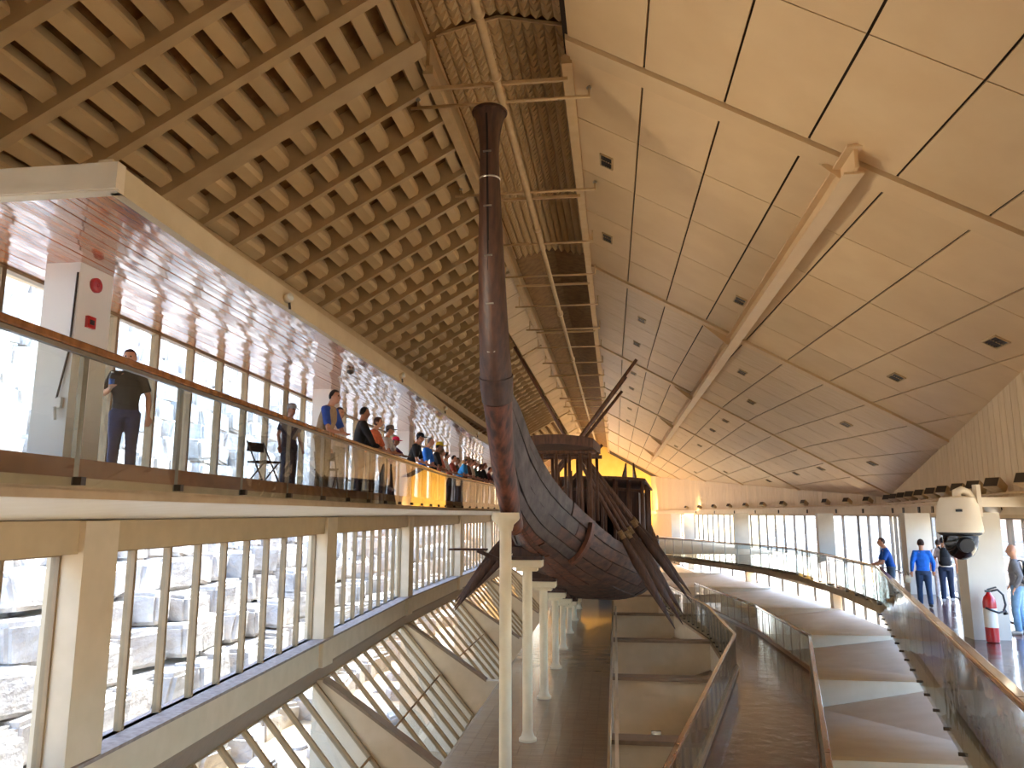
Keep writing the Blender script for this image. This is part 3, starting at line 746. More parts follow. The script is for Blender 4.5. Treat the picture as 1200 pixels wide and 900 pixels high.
# blocks between the column heads and the hull bottom
for (yc, zt) in cols[1:]:
    dx = .068*(yc-14); tt = min((k/60 for k in range(61)), key=lambda t_: abs(hull(yc,t_).x-dx)); zh = hull(yc,tt).z
    bb_ = MB().prism([(-dx-.3,yc-14-.25,zt+.05),(-dx+.32,yc-14-.25,zt+.05),(-dx+.32,yc-14-.25,max(zt+.07,zk(yc)+.12)),(-dx-.3,yc-14-.25,zh+.14)], (0,.5,0))
    bb_.build('keel_block','dark_wood',boat)
# stem post
sy = [15.3,14.85,14.25,13.72,13.42,13.22,12.98,12.62,12.46,12.38,12.37,12.37,12.37,12.37]
sz = [-.25,.05,.75,1.5,2.0,2.4,3.0,4.4,5.4,5.95,6.3,6.6,6.82,6.95]
sr = [(.16,.2),(.19,.26),(.21,.32),(.23,.33),(.262,.32),(.285,.30),(.265,.27),(.225,.23),(.19,.19),(.172,.172),(.172,.172),(.20,.20),(.25,.25),(.295,.295)]
def sxo(y): return max(0, .068*(14.2-y))
def seg(i0, i1, grow=0): return [bl((sxo(sy[i]),sy[i],sz[i])) for i in range(i0,i1)], [(sr[i][0]+grow, sr[i][1]+grow) for i in range(i0,i1)]
def fine(i0, i1, grow=0, n=5):
    P, R = seg(i0,i1,grow); idx = list(range(len(P))); out, ro = [], []
    for k in range((len(P)-1)*n+1):
        u = k/n; out.append(V([sinterp(u,idx,[p[c] for p in P]) for c in range(3)])); ro.append(tuple(sinterp(u,idx,[r[c] for r in R]) for c in range(2)))
    return out, ro
P, R = fine(4,14); smooth(MB().tube(P,R,20).build('stem_post','dark_wood',boat,True),60)
P, R = fine(0,5); smooth(MB().tube(P,R,20).build('stem_foot','hull_red',boat,True),60)
P, R = fine(4,6,.02); smooth(MB().tube(P,R,20).build('stem_collar','dark_wood',boat,True),60)
smooth(MB().lathe([(.31,0),(.315,.03),(.30,.05),(.02,.05)], bl((sxo(12.37),12.37,6.93)), 24).build('stem_cap','dark_wood',boat),50)
# crack down the stem front and metal cramps
P, R = fine(2,13)
cr = MB()
for p, r in zip(P, R): cr.v += [tuple(p+V((-.018+.0,-r[1]*.99-.004,0))), tuple(p+V((.018,-r[1]*.99-.004,0))), tuple(p+V((.018,-r[1]*.9,0))), tuple(p+V((-.018,-r[1]*.9,0)))]
for i in range(len(P)-1):
    for j in range(4): cr.f.append((i*4+j,i*4+(j+1)%4,(i+1)*4+(j+1)%4,(i+1)*4+j))
cr.build('stem_crack','near_black',boat)
for z in (6.15,5.2,4.35,3.55,2.75):
    y = interp(z, sz, sy); r = interp(z, sz, [q[1] for q in sr]); MB().box(sxo(y)-.07,sxo(y)+.07,y-14-r-.02,y-14-r+.01,z-.012,z+.012).build('cramp','steel',boat)
y = interp(5.72,sz,sy); MB().tube([(sxo(y),y-14,5.71),(sxo(y),y-14,5.74)], .186, 20).build('stem_ring','steel',boat,True)
# forward canopy on poles
def pole(x, y, z0, z1, r=.05, nm='canopy_pole', lean=0): MB().tube([bl((x,y,z0)),bl((x+lean,y,z1))], [r,r*.9], 8).build(nm,'old_wood',boat,True)
cnp = MB()
for i in range(9):
    x = -1.1+i*.275
    for yy, zz in ((20.2,1.68),(22.4,1.68),(22.4,1.93),(20.2,1.93)): cnp.v.append(tuple(bl((x, yy, zz+.14*(1-(x/1.15)**2)))))
for i in range(8):
    for j in range(4): cnp.f.append((i*4+j,i*4+(j+1)%4,(i+1)*4+(j+1)%4,(i+1)*4+j))
cnp.f.append((0,1,2,3)); cnp.f.append((35,34,33,32))
cnp.build('canopy_roof','old_wood',boat)
for x in (-.95,-.62,-.28,.1,.45,.75,1.0):
    for yy in (20.35,22.25): pole(x,yy,-.2,1.64)
for yy in (20.35,21.3,22.25): MB().tube([bl((-1.15,yy,1.6)),bl((1.15,yy,1.6))],.055,8).build('canopy_beam','old_wood',boat,True)
# main deckhouse
cab = [(-2.0,31.5,-1.7),(2.0,31.5,-1.7)]
for x0, x1 in ((-1.8,-.75),(.85,1.8)): MB().box(x0,x1,31.5-14,31.6-14,-1.6,.95).build('cabin_front_panel','dark_wood',boat)
MB().box(-.75,.85,31.5-14,31.6-14,.45,.95).build('cabin_lintel','dark_wood',boat)
for x in (-1.8,1.74): MB().box(x,x+.06,31.5-14,40-14,-1.6,.95).build('cabin_side','dark_wood',boat)
MB().box(-1.8,1.8,39.9-14,40-14,-1.6,.95).build('cabin_back','dark_wood',boat)
for nm, x0, x1, y0, y1, zz, mm in (('cabin_roof',-1.9,1.9,31.2,40.3,.95,'old_wood'),('cabin_awning',-2.15,2.15,29.0,41.5,1.3,'old_wood')):
    q = MB()
    for i in range(9):
        x = x0+(x1-x0)*i/8
        for yy, dz in ((y0,0),(y1,0),(y1,.1),(y0,.1)): q.v.append(tuple(bl((x,yy,zz+dz-.12*(x/x1)**2))))
    for i in range(8):
        for j in range(4): q.f.append((i*4+j,i*4+(j+1)%4,(i+1)*4+(j+1)%4,(i+1)*4+j))
    q.f.append((0,1,2,3)); q.f.append((35,34,33,32)); q.build(nm,mm,boat)
for x in (-2.0,-1.5,-1.0,.1,.55,1.0,1.5,2.0):
    for yy in (29.2,30.6): pole(x,yy,-1.6,1.3,.055,'cabin_pole')
for yy in (33,35,37,39): 
    for x in (-2.05,2.05): pole(x,yy,-1.7,1.25,.055,'cabin_pole')
for yy in (24,25.2,26.4,27.6): pole(-.35+.2*(yy-24),yy,-1.0,1.5-.1*(yy-24),.045,'deck_pole')
# oars: shaft and blade, each its own thing
def oar(h, tip, label, grp, bladeL=3.3, wd=.16):
    h, tip = V(h), V(tip); d = (tip-h).normalized(); L = (tip-h).length
    t = thing('oar', label, 'oar', tuple(tip), 0, grp)
    MB().tube([h-tip, -d*(bladeL-.2)], [.05,.065], 8).build('shaft','old_wood',t,True)
    nb_ = V((0,1,0)); sd = d.cross(nb_).normalized()
    q = MB(); ks = [0,.12,.35,.6,.85,1]; ws = [.07,.1,wd,wd*.8,wd*.35,.01]; n = len(ks)
    # blade lies edge-on to its broad side facing along the hall
    for k, w2 in zip(ks, ws):
        c = -d*(bladeL*(1-k)); tk = .045*(1-.7*k)
        for a in range(8):
            an = 2*math.pi*a/8; q.v.append(tuple(c+sd*w2*math.cos(an)+nb_*tk*math.sin(an)))
    for i in range(n-1):
        for a in range(8): q.f.append((i*8+a,i*8+(a+1)%8,(i+1)*8+(a+1)%8,(i+1)*8+a))
    q.f.append(tuple(range(7,-1,-1))); q.f.append(tuple((n-1)*8+a for a in range(8)))
    bd_ = q.build('blade','dark_wood',t,True)
    MB().tube([-d*(bladeL-.05),-d*(bladeL-.32)], .09, 8).build('lashing','rope',bd_,True)
    return t
for k, (h, tip) in enumerate([((-3.1,24,5.3),(1.68,24,-3.36)),((-1.4,24.8,2.4),(1.97,24.8,-3.33)),((-1.25,25.8,2.3),(2.1,25.8,-3.2)),((-1.15,26.7,2.2),(2.42,26.7,-2.88)),((-1.0,28,2.0),(2.55,28,-2.75))]):
    oar(h, tip, 'dark wooden steering oar slanting down over the right side, %s from the stem' % ordn[k], 'oars over the right side')
for k, (h, tip) in enumerate([((.78,24.4,4.86),(-5.05,24.4,-3.0)),((.45,25,4.42),(-5.2,25,-3.0)),((.32,26,4.1),(-5.35,26,-2.9)),((-.4,27.3,2.4),(-5.2,27.3,-2.9))]):
    oar(h, tip, 'dark wooden oar crossing up from the left side, %s from the stem' % ordn[k], 'oars over the left side')
t = thing('oar_rest', 'flat dark plank sticking out on the left side of the hull', 'plank', (CX-1.3,20.3,-.95))
MB().box(-1.0,-.0,-.15,.15,.0,.05).build('plank','dark_wood',t); MB().bar((-.25,0,0),(.4,0,-.28),.08,.1).build('bracket','dark_wood',t)

# ------------------------------------------------------------------ floodlights along the right beam
def flood(loc, d, watts, col=(1,.84,.62)):
    l = bpy.data.lights.new('flood','SPOT'); l.energy = watts; l.color = col; l.spot_size = 2.1; l.spot_blend = .9; l.shadow_soft_size = .15
    lo = bpy.data.objects.new('flood_beam', l); COL.objects.link(lo); lo.location = loc
    lo.rotation_euler = d.to_track_quat('-Z','Y').to_euler()
def floodlight(y, k):
    c = wpt(y, .34); aim = V((-1.0,-.55,.62)).normalized()
    t = thing('floodlight', 'small tan floodlight tilted up on the beam above the right windows', 'floodlight', (c[0],c[1],.385), 0, 'floodlights on the right beam')
    MB().box(-.04,.04,-.1,.1,0,.02).build('foot','lamp_body',t)
    MB().bar((0,0,.02),(0,0,.2),.04,.12).build('bracket','lamp_body',t)
    c0 = V((0,0,.26)); d = aim; u = d.cross(V((0,0,1))).normalized(); v_ = u.cross(d)
    a, b = c0-d*.17, c0+d*.19
    q = MB(); 
    for p, s in ((a,.11),(b,.15)): q.v += [tuple(p+u*i*s*1.25+v_*j*s*.85) for i, j in ((-1,-1),(1,-1),(1,1),(-1,1))]
    q.f = [(3,2,1,0),(4,5,6,7),(0,1,5,4),(1,2,6,5),(2,3,7,6),(3,0,4,7)]
    hs_ = q.build('housing','lamp_body',t)
    MB().obox(b+d*.008, u*.17, v_*.11, d*.006).build('lens','vent',hs_)
    flood(V(t.location)+b+d*.06, V((-1.0,-.35,.22)), 34)
for k, y in enumerate([12.5,15,17.2,19.6,21.4,23.2,25.2,27,29,31,33,35,37,41,43.5,46.5,50,54,58.5,63,68,73.5,79.5,86]): floodlight(y, k)
for x_, wh in ((4.3,'right'),(-6.0,'left')):
    t = thing('wall_washer', 'warm lamp washing the yellow end wall on its %s half' % wh, 'lamp', (x_,YE-7,.4))
    MB().box(-.3,.3,-.1,.15,0,.3).build('housing','lamp_body',t); MB().box(-.27,.27,.15,.16,.03,.27).build('lens','label_white',t); MB().tube([(0,0,0),(0,0,-9.6)],.06,8).build('stand','metal',t)
    flood(V((x_,YE-6.7,.6)), V((-.15 if x_ > 0 else .3,1,.25)), 1900, (1,.72,.34))
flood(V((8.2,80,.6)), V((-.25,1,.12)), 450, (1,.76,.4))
# small dark speakers on the beam face
for y in (20.4,22.6,25.8,28,30.5,34,37,42,45.5,50,55.5,61,67,74,82):
    c = wpt(y,.225); o = MB().obox((c[0],c[1],.14),(.03,0,0),(0,.07,0),(0,0,.11)).build('beam_bracket','vent')
    tag(o, 'small dark bracket fixed to the face of the right beam', 'bracket', 'brackets on the right beam')
# dome camera
dc = thing('dome_camera', 'cream dome security camera hanging on a bracket arm', 'camera', (7.52,17.35,.2))
c = wpt(17.75,.22)
MB().box(-.06,.02,-.1,.1,-.26,.40).build('wall_plate','cream_light',dc)
MB().bar((.02,.03,.04),(c[0]-7.52,.4,.04),.16,.2).build('mount_beam','cream_light',dc)
ar = MB().tube([(-.04,0,-.1),(-.1,0,.1),(-.2,-.02,.24),(-.34,-.05,.29),(-.44,-.07,.25),(-.45,-.07,.08)], [.06,.065,.075,.08,.09,.09], 10); smooth(ar.build('arm','cream_light',dc,True),60)
H0 = V((-.45,-.07,.06)); q_ = .84
def L_(p): return [(r*q_, z*q_) for r, z in p]
smooth(MB().lathe(L_([(.12,.12),(.38,.08),(.46,-.12),(.50,-.5),(.52,-.72),(.51,-.76),(.1,-.76)]), H0, 28).build('housing','cream_light',dc),50)
smooth(MB().lathe(L_([(.48,-.74),(.48,-.8),(.41,-.84),(.05,-.84)]), H0, 28).build('dome_collar','black',dc),50)
dm_ = smooth(MB().lathe(L_([(.39,-.82),(.39,-.98),(.35,-1.16),(.25,-1.32),(.1,-1.41),(.01,-1.43)]), H0, 28).build('dome','black_gloss',dc),60)
smooth(MB().tube([H0+V((-.02,-.26,-.88)),H0+V((-.03,-.36,-.9))],[.17,.14],18).build('lens','black',dm_,True),60)
MB().box(H0.x-.2,H0.x-.08,H0.y-.41,H0.y-.38,-.16,-.11).build('badge','black',dc)
# small spot at the right edge
c = wpt(19.9,.3); t = thing('spot_lamp', 'small white spot lamp clipped under the right beam', 'lamp', (c[0],c[1],.1))
MB().tube([(0,0,-.02),(-.25,-.12,.06)],[.1,.12],12).build('housing','white',t,True); MB().box(-.03,.1,-.03,.03,-.02,.05).build('clip','black',t)
# fire extinguisher
fe = thing('fire_extinguisher', 'red fire extinguisher with black hose against a pale pillar', 'extinguisher', (7.62,17.55,TZ))
smooth(MB().lathe([(.10,0),(.125,.02),(.125,.3),(.126,.3)],n=18).build('base_cylinder','red',fe),50)
smooth(MB().lathe([(.125,.3),(.125,.68)],n=18).build('label_band','label_white',fe),50)
smooth(MB().lathe([(.125,.68),(.124,.8),(.1,.9),(.05,.96),(.035,1.0)],n=18).build('shoulder','red',fe),50)
MB().box(-.06,.06,-.03,.03,1.0,1.04).build('valve','black',fe); MB().bar((-.02,0,1.05),(.16,0,1.1),.03,.03).build('handle','black',fe); MB().bar((-.03,0,1.02),(-.03,0,1.16),.02,.02).build('pin','black',fe)
MB().tube([(.05,0,1.02),(.18,0,1.05),(.28,0,.95),(.3,-.02,.75),(.24,-.05,.62),(.12,-.1,.6),(-.05,-.14,.66),(-.14,-.13,.7)],.022,8).build('hose','black',fe,True)
MB().tube([(.27,0,.66),(.3,0,.56)],[.03,.05],8).build('nozzle','black',fe,True)
# alarm devices and socket on the upper gallery pillar
px_ = upx[1]
t = thing('fire_alarm_bell', 'round red alarm sounder high on the gallery pillar', 'alarm', (px_+.22,8.22,2.72))
MB().tube([(0,0,0),(.04,0,0),(.05,0,0)],[.09,.09,.07],20).build('bell','red',t,True); MB().tube([(.05,0,0),(.06,0,0)],[.03,.02],12).build('hub','red',t,True)
t = thing('call_point', 'square red call point below the alarm sounder', 'alarm', (px_+.22,8.18,2.25))
MB().box(0,.04,-.07,.07,-.07,.07).build('case','red',t); MB().box(.04,.045,-.04,.04,-.03,.03).build('plate','black',t)
t = thing('wall_socket', 'small white socket with cables on the gallery pillar', 'socket', (px_+.1,7.95,1.25))
MB().box(-.06,.06,-.04,0,-.06,.06).build('plate','white',t); MB().tube([(.1,-.01,1.55),(.08,-.01,.6),(0,-.03,.05)],.012,6).build('cable','vent',t); MB().tube([(0,-.05,-.05),(.02,-.05,-.2)],.02,6).build('plug','white',t)
t = thing('dome_detector', 'small round detector under the varnished soffit', 'detector', (-5.35,15.0,SZ))
MB().lathe([(.02,-.1),(.07,-.07),(.08,0)],n=12).build('dome','vent',t,True); MB().lathe([(.09,-.02),(.09,0)],n=12).build('ring','metal',t)
for y_, wh in ((10.1,'above the lone woman'),(16.4,'above the man in the vest'),(21.8,'above the pink hat'),(29,'above the yellow cap'),(37,'above the crowd by the stem'),(47,'beyond the crowd')):
    t = thing('edge_lamp', 'small round lamp on the canopy fascia '+wh, 'lamp', (cn(y_)+.06,y_,3.02))
    MB().tube([(0,0,0),(.08,-.04,.02)],[.06,.07],12).build('housing','cream',t,True); MB().bar((0,.08,.06),(.02,.1,-.12),.02,.03).build('bracket','vent',t)
    MB().tube([(.08,-.04,.02),(.085,-.0425,.021)],[.055,.055],12).build('lens','label_white',t,True)
    flood(V((cn(y_)+.2,y_-.05,3.06)), V((1,.12,.14)), {10.1:420,16.4:260,21.8:110}.get(y_,60), (1,.88,.70))
t = thing('tube_lamp', 'lit fluorescent tube lamp down on the lower level', 'lamp', (.87,20,-6.2))
MB().box(-.12,.12,.05,.1,-.1,1.0).build('case','black',t); MB().tube([(0,0,.05),(0,0,.85)],.05,10).build('tube','lamp_glow',t,True)

# ------------------------------------------------------------------ people
def ell_loft(mb, rings, n=14):
    k = len(mb.v)
    for c, rx, ry, tx in rings:
        for j in range(n):
            a = 2*math.pi*j/n; mb.v.append((c[0]+rx*math.cos(a), c[1]+ry*math.sin(a)*math.cos(tx), c[2]+ry*math.sin(a)*math.sin(tx)))
    for i in range(len(rings)-1):
        for j in range(n): mb.f.append((k+i*n+j,k+i*n+(j+1)%n,k+(i+1)*n+(j+1)%n,k+(i+1)*n+j))
    mb.f.append(tuple(k+j for j in range(n-1,-1,-1))); mb.f.append(tuple(k+(len(rings)-1)*n+j for j in range(n)))
def remesh(o, vox):
    m = o.modifiers.new('remesh','REMESH'); m.mode = 'VOXEL'; m.voxel_size = vox; m.use_smooth_shade = True
    m2 = o.modifiers.new('smooth','SMOOTH'); m2.factor = .5; m2.iterations = 2
    return o
def cloth(c):
    nm = 'cloth_%d_%d_%d' % c
    if nm not in MATS: mat(nm, c, tuple(min(255,int(v*1.12)+4) for v in c), .85, 14, bump=.2)
    return nm
def person(label, loc, face, h, shirt, pants, hair=(40,30,26), skin='skin', pose='stand', hat=None, sleeve='short', vest=None, lean=0, head_turn=0, look=0, vox=.018, shoes='shoe_dark', longhair=False, step=0, rz_extra=0, bald=False):
    s = h/1.75
    R = thing('person', label, 'person', loc, face-math.pi/2, None, s)   # local +Y faces 'face' direction
    ln = lean; pel = V((0,0,.95))
    def T(p):   # torso lean about pelvis
        p = V(p)-pel; c, sn = math.cos(ln), math.sin(ln); return pel+V((p.x, p.y*c+p.z*sn, -p.y*sn+p.z*c))
    sh = [T((sx*.165,0,1.40)) for sx in (-1,1)]
    if pose == 'rail':
        el = [V((sx*.28, .16/s+.1, 1.10/s+.02)) for sx in (-1,1)]; wr_ = [V((sx*.13, .42/s, 1.10/s)) for sx in (-1,1)]
    elif pose == 'hold':
        el = [T((-.27,-.02,1.13)),T((.27,-.02,1.13))]; wr_ = [T((-.27,.05,.88)),T((.20,.2,1.2))]
    elif pose == 'walk':
        el = [T((-.26,-.06-step*.2,1.14)),T((.26,-.06+step*.2,1.14))]; wr_ = [T((-.27,.08-step*.35,.92)),T((.27,.08+step*.35,.92))]
    else:
        el = [T((sx*.25,-.03,1.13)) for sx in (-1,1)]; wr_ = [T((sx*.27,.06,.88)) for sx in (-1,1)]
    kn = [V((-.1,.03+step*.14,.49)),V((.1,.03-step*.10,.49))]; an = [V((-.11,step*.2,.09)),V((.11,-step*.26,.09+.04*abs(step)))]
    hp = [V((sx*.095,0,.92)) for sx in (-1,1)]
    hc = T((0,.03,1.625))+V((0,.02*look,-.01*look))
    # body
    b = MB()
    for i in (0,1):
        b.tube([hp[i],(hp[i]*.5+kn[i]*.5),kn[i],(kn[i]*.6+an[i]*.4)+V((0,-.015,0)),an[i],an[i]-V((0,0,.06))],[.085,.075,.052,.054,.036,.04],10)
        b.tube([T((0,0,1.42)),sh[i],(sh[i]+el[i])/2,el[i],(el[i]*.6+wr_[i]*.4),wr_[i]],[.05,.056,.048,.038,.040,.027],10)
        d = (wr_[i]-el[i]).normalized(); side = d.cross(V((0,0,1))); side = V((1,0,0)) if side.length < .2 else side.normalized(); nn = side.cross(d)
        pm = wr_[i]+d*.05
        b.tube([wr_[i],pm,pm+d*.04],[(.026,.02),(.042,.02),(.04,.017)],8)
        for q, L in zip((-.03,-.01,.011,.03),(.07,.085,.08,.06)):
            f0 = pm+d*.035+side*q; b.tube([f0,f0+d*L*.55-nn*.008,f0+d*L*.9-nn*.035],[.0115,.011,.009],6)
        f0 = wr_[i]+d*.02+side*.03*(1 if i else -1); b.tube([f0,f0+d*.04+side*.025*(1 if i else -1),f0+d*.08+side*.025*(1 if i else -1)],[.014,.013,.01],6)
    ell_loft(b, [(T((0,0,.86)),.15,.10,-ln),(T((0,0,1.05)),.135,.095,-ln),(T((0,.01,1.25)),.16,.11,-ln),(T((0,0,1.40)),.165,.09,-ln),(T((0,0,1.46)),.08,.07,-ln)])
    b.tube([T((0,-.01,1.42)),T((0,.005,1.52)),hc-V((0,.01,.03))],[.062,.056,.06],10)
    ct, st_ = math.cos(head_turn), math.sin(head_turn)
    def Hd(p): return hc+V((p[0]*ct-p[1]*st_, p[0]*st_+p[1]*ct, p[2]))
    b.ball(hc+V((0,0,.02)),(.078,.095,.108),14,10); b.ball(Hd((0,.025,-.055)),(.055,.065,.06),12,8)
    b.tube([Hd((0,.09,.02)),Hd((0,.118,-.02)),Hd((0,.095,-.03))],[.012,.02,.016],6)
    for sx in (-1,1): b.ball(Hd((sx*.08,-.005,0)),(.014,.025,.033),8,6)
    bo = remesh(b.build('body',skin,R,True),vox)
    for sx in (-1,1): MB().ball(Hd((sx*.032,.086,.022)),.011,8,6).build('eye','eye',bo)
    MB().box(-.024,.024,-.004,.004,-.005,.005).build('mouth','lip',bo).location = Hd((0,.092,-.058))
    # trousers
    p_ = MB()
    ell_loft(p_, [((0,0,.84),.165,.118,0),(T((0,0,.92)),.172,.125,-ln*.5),(T((0,0,1.03)),.15,.115,-ln)])
    for i in (0,1): p_.tube([hp[i],(hp[i]*.5+kn[i]*.5),kn[i],(kn[i]*.5+an[i]*.5),an[i]+V((0,0,-.02))],[.103,.092,.074,.07,.066],12)
    remesh(p_.build('trousers',cloth(pants),R,True),vox)
    # shirt
    q = MB()
    ell_loft(q, [(T((0,0,.90)),.172,.125,-ln),(T((0,0,1.05)),.158,.118,-ln),(T((0,.01,1.24)),.183,.132,-ln),(T((0,0,1.38)),.15,.10,-ln),(T((0,0,1.47)),.075,.07,-ln)])
    for i in (0,1):
        mid = (sh[i]*.25+el[i]*.75)
        if sleeve == 'short': q.tube([T((0,0,1.4)),sh[i],mid],[.07,.078,.066],10)
        else: q.tube([T((0,0,1.4)),sh[i],(sh[i]+el[i])/2,el[i],(el[i]+wr_[i])/2,wr_[i]],[.07,.078,.068,.058,.052,.042],10)
    remesh(q.build('shirt',cloth(shirt),R,True),vox)
    if vest:
        q = MB(); ell_loft(q, [(T((0,0,.86)),.19,.14,-ln),(T((0,0,1.05)),.178,.135,-ln),(T((0,.01,1.24)),.198,.148,-ln),(T((0,0,1.38)),.185,.12,-ln),(T((0,0,1.47)),.10,.09,-ln)])
        remesh(q.build('vest',cloth(vest),R,True),vox)
    # shoes
    for i in (0,1):
        q = MB(); a = an[i]; q.tube([a+V((0,-.06,-.045)),a+V((0,.02,-.04)),a+V((0,.12,-.055)),a+V((0,.18,-.065))],[(.04,.04),(.045,.05),(.045,.035),(.03,.022)],10)
        smooth(q.build('shoe',shoes,R,True),60)
    # hair / hat
    if not bald:
        q = MB(); nH, mH = 14, 7; k0 = 0
        for i in range(mH+1):
            for j in range(nH):
                bb = 2*math.pi*j/nH; front = math.sin(bb)
                amax = math.radians(92-(38 if front > .3 else 0)+(26 if front < -.2 else 0)+(40 if longhair and front < .45 else 0)); a = amax*i/mH+.001
                q.v.append(tuple(Hd((.087*math.sin(a)*math.cos(bb), .103*math.sin(a)*math.sin(bb)-.004, .118*math.cos(a)+.02 if a < 1.7 else .118*math.cos(1.7)+.02-.1*(a-1.7)))))
        for i in range(mH):
            for j in range(nH): q.f.append((i*nH+j,(i+1)*nH+j,(i+1)*nH+(j+1)%nH,i*nH+(j+1)%nH))
        o = q.build('hair',cloth(hair),R,True); sd = o.modifiers.new('solid','SOLIDIFY'); sd.thickness = .012
    if hat:
        q = MB(); prof = [(.02,.135),(.06,.128),(.09,.10),(.102,.05),(.104,.03)]
        for r, z in prof:
            for j in range(16):
                bb = 2*math.pi*j/16; q.v.append(tuple(Hd((r*.92*math.cos(bb), r*1.08*math.sin(bb), z+.022))))
        for i in range(len(prof)-1):
            for j in range(16): q.f.append((i*16+j,(i+1)*16+j,(i+1)*16+(j+1)%16,i*16+(j+1)%16))
        q.f.append(tuple(range(15,-1,-1)))
        o = ht = q.build('hat',cloth(hat),R,True); sd = o.modifiers.new('solid','SOLIDIFY'); sd.thickness = .008
        q = MB()
        for j in range(9):
            bb = math.pi*(.12+.76*j/8); q.v += [tuple(Hd((.09*math.cos(bb),.10*math.sin(bb),.055))), tuple(Hd((.115*math.cos(bb),.20*math.sin(bb),.035)))]
        for j in range(8): q.f.append((2*j,2*j+1,2*j+3,2*j+2))
        o = q.build('brim',cloth(hat),ht,True); sd = o.modifiers.new('solid','SOLIDIFY'); sd.thickness = .01
    return R, Hd, wr_
# facing: angle in plan of the direction the person looks
E0 = 0.0
g = GZ
R_, Hd, wrs = person('woman in black top and blue trousers holding a water bottle by the gallery window', (-6.75,9.83,g), -.9, 1.86, (22,20,22), (40,48,84), (66,30,24), pose='hold', sleeve='half' and 'short', longhair=False, head_turn=-.3)
tb = thing('water_bottle', 'clear plastic water bottle with blue label held in a hand', 'bottle', (0,0,0))
bpy.context.view_layer.update()
wp = R_.matrix_world @ (wrs[1]+V((0,.06,.02))); tb.location = wp-V((0,0,.06))
MB().lathe([(.032,0),(.036,.02),(.036,.07)],n=12).build('base','glass_window',tb,True); mat('bottle_blue',(40,90,170),(60,120,200),.4,20); MB().lathe([(.0365,.07),(.0365,.15)],n=12).build('label_band','bottle_blue',tb,True); MB().lathe([(.035,.15),(.03,.19),(.014,.22),(.014,.235)],n=12).build('neck','glass_window',tb,True); MB().lathe([(.016,.235),(.016,.255)],n=12).build('cap','white',tb,True)
FA = -.15
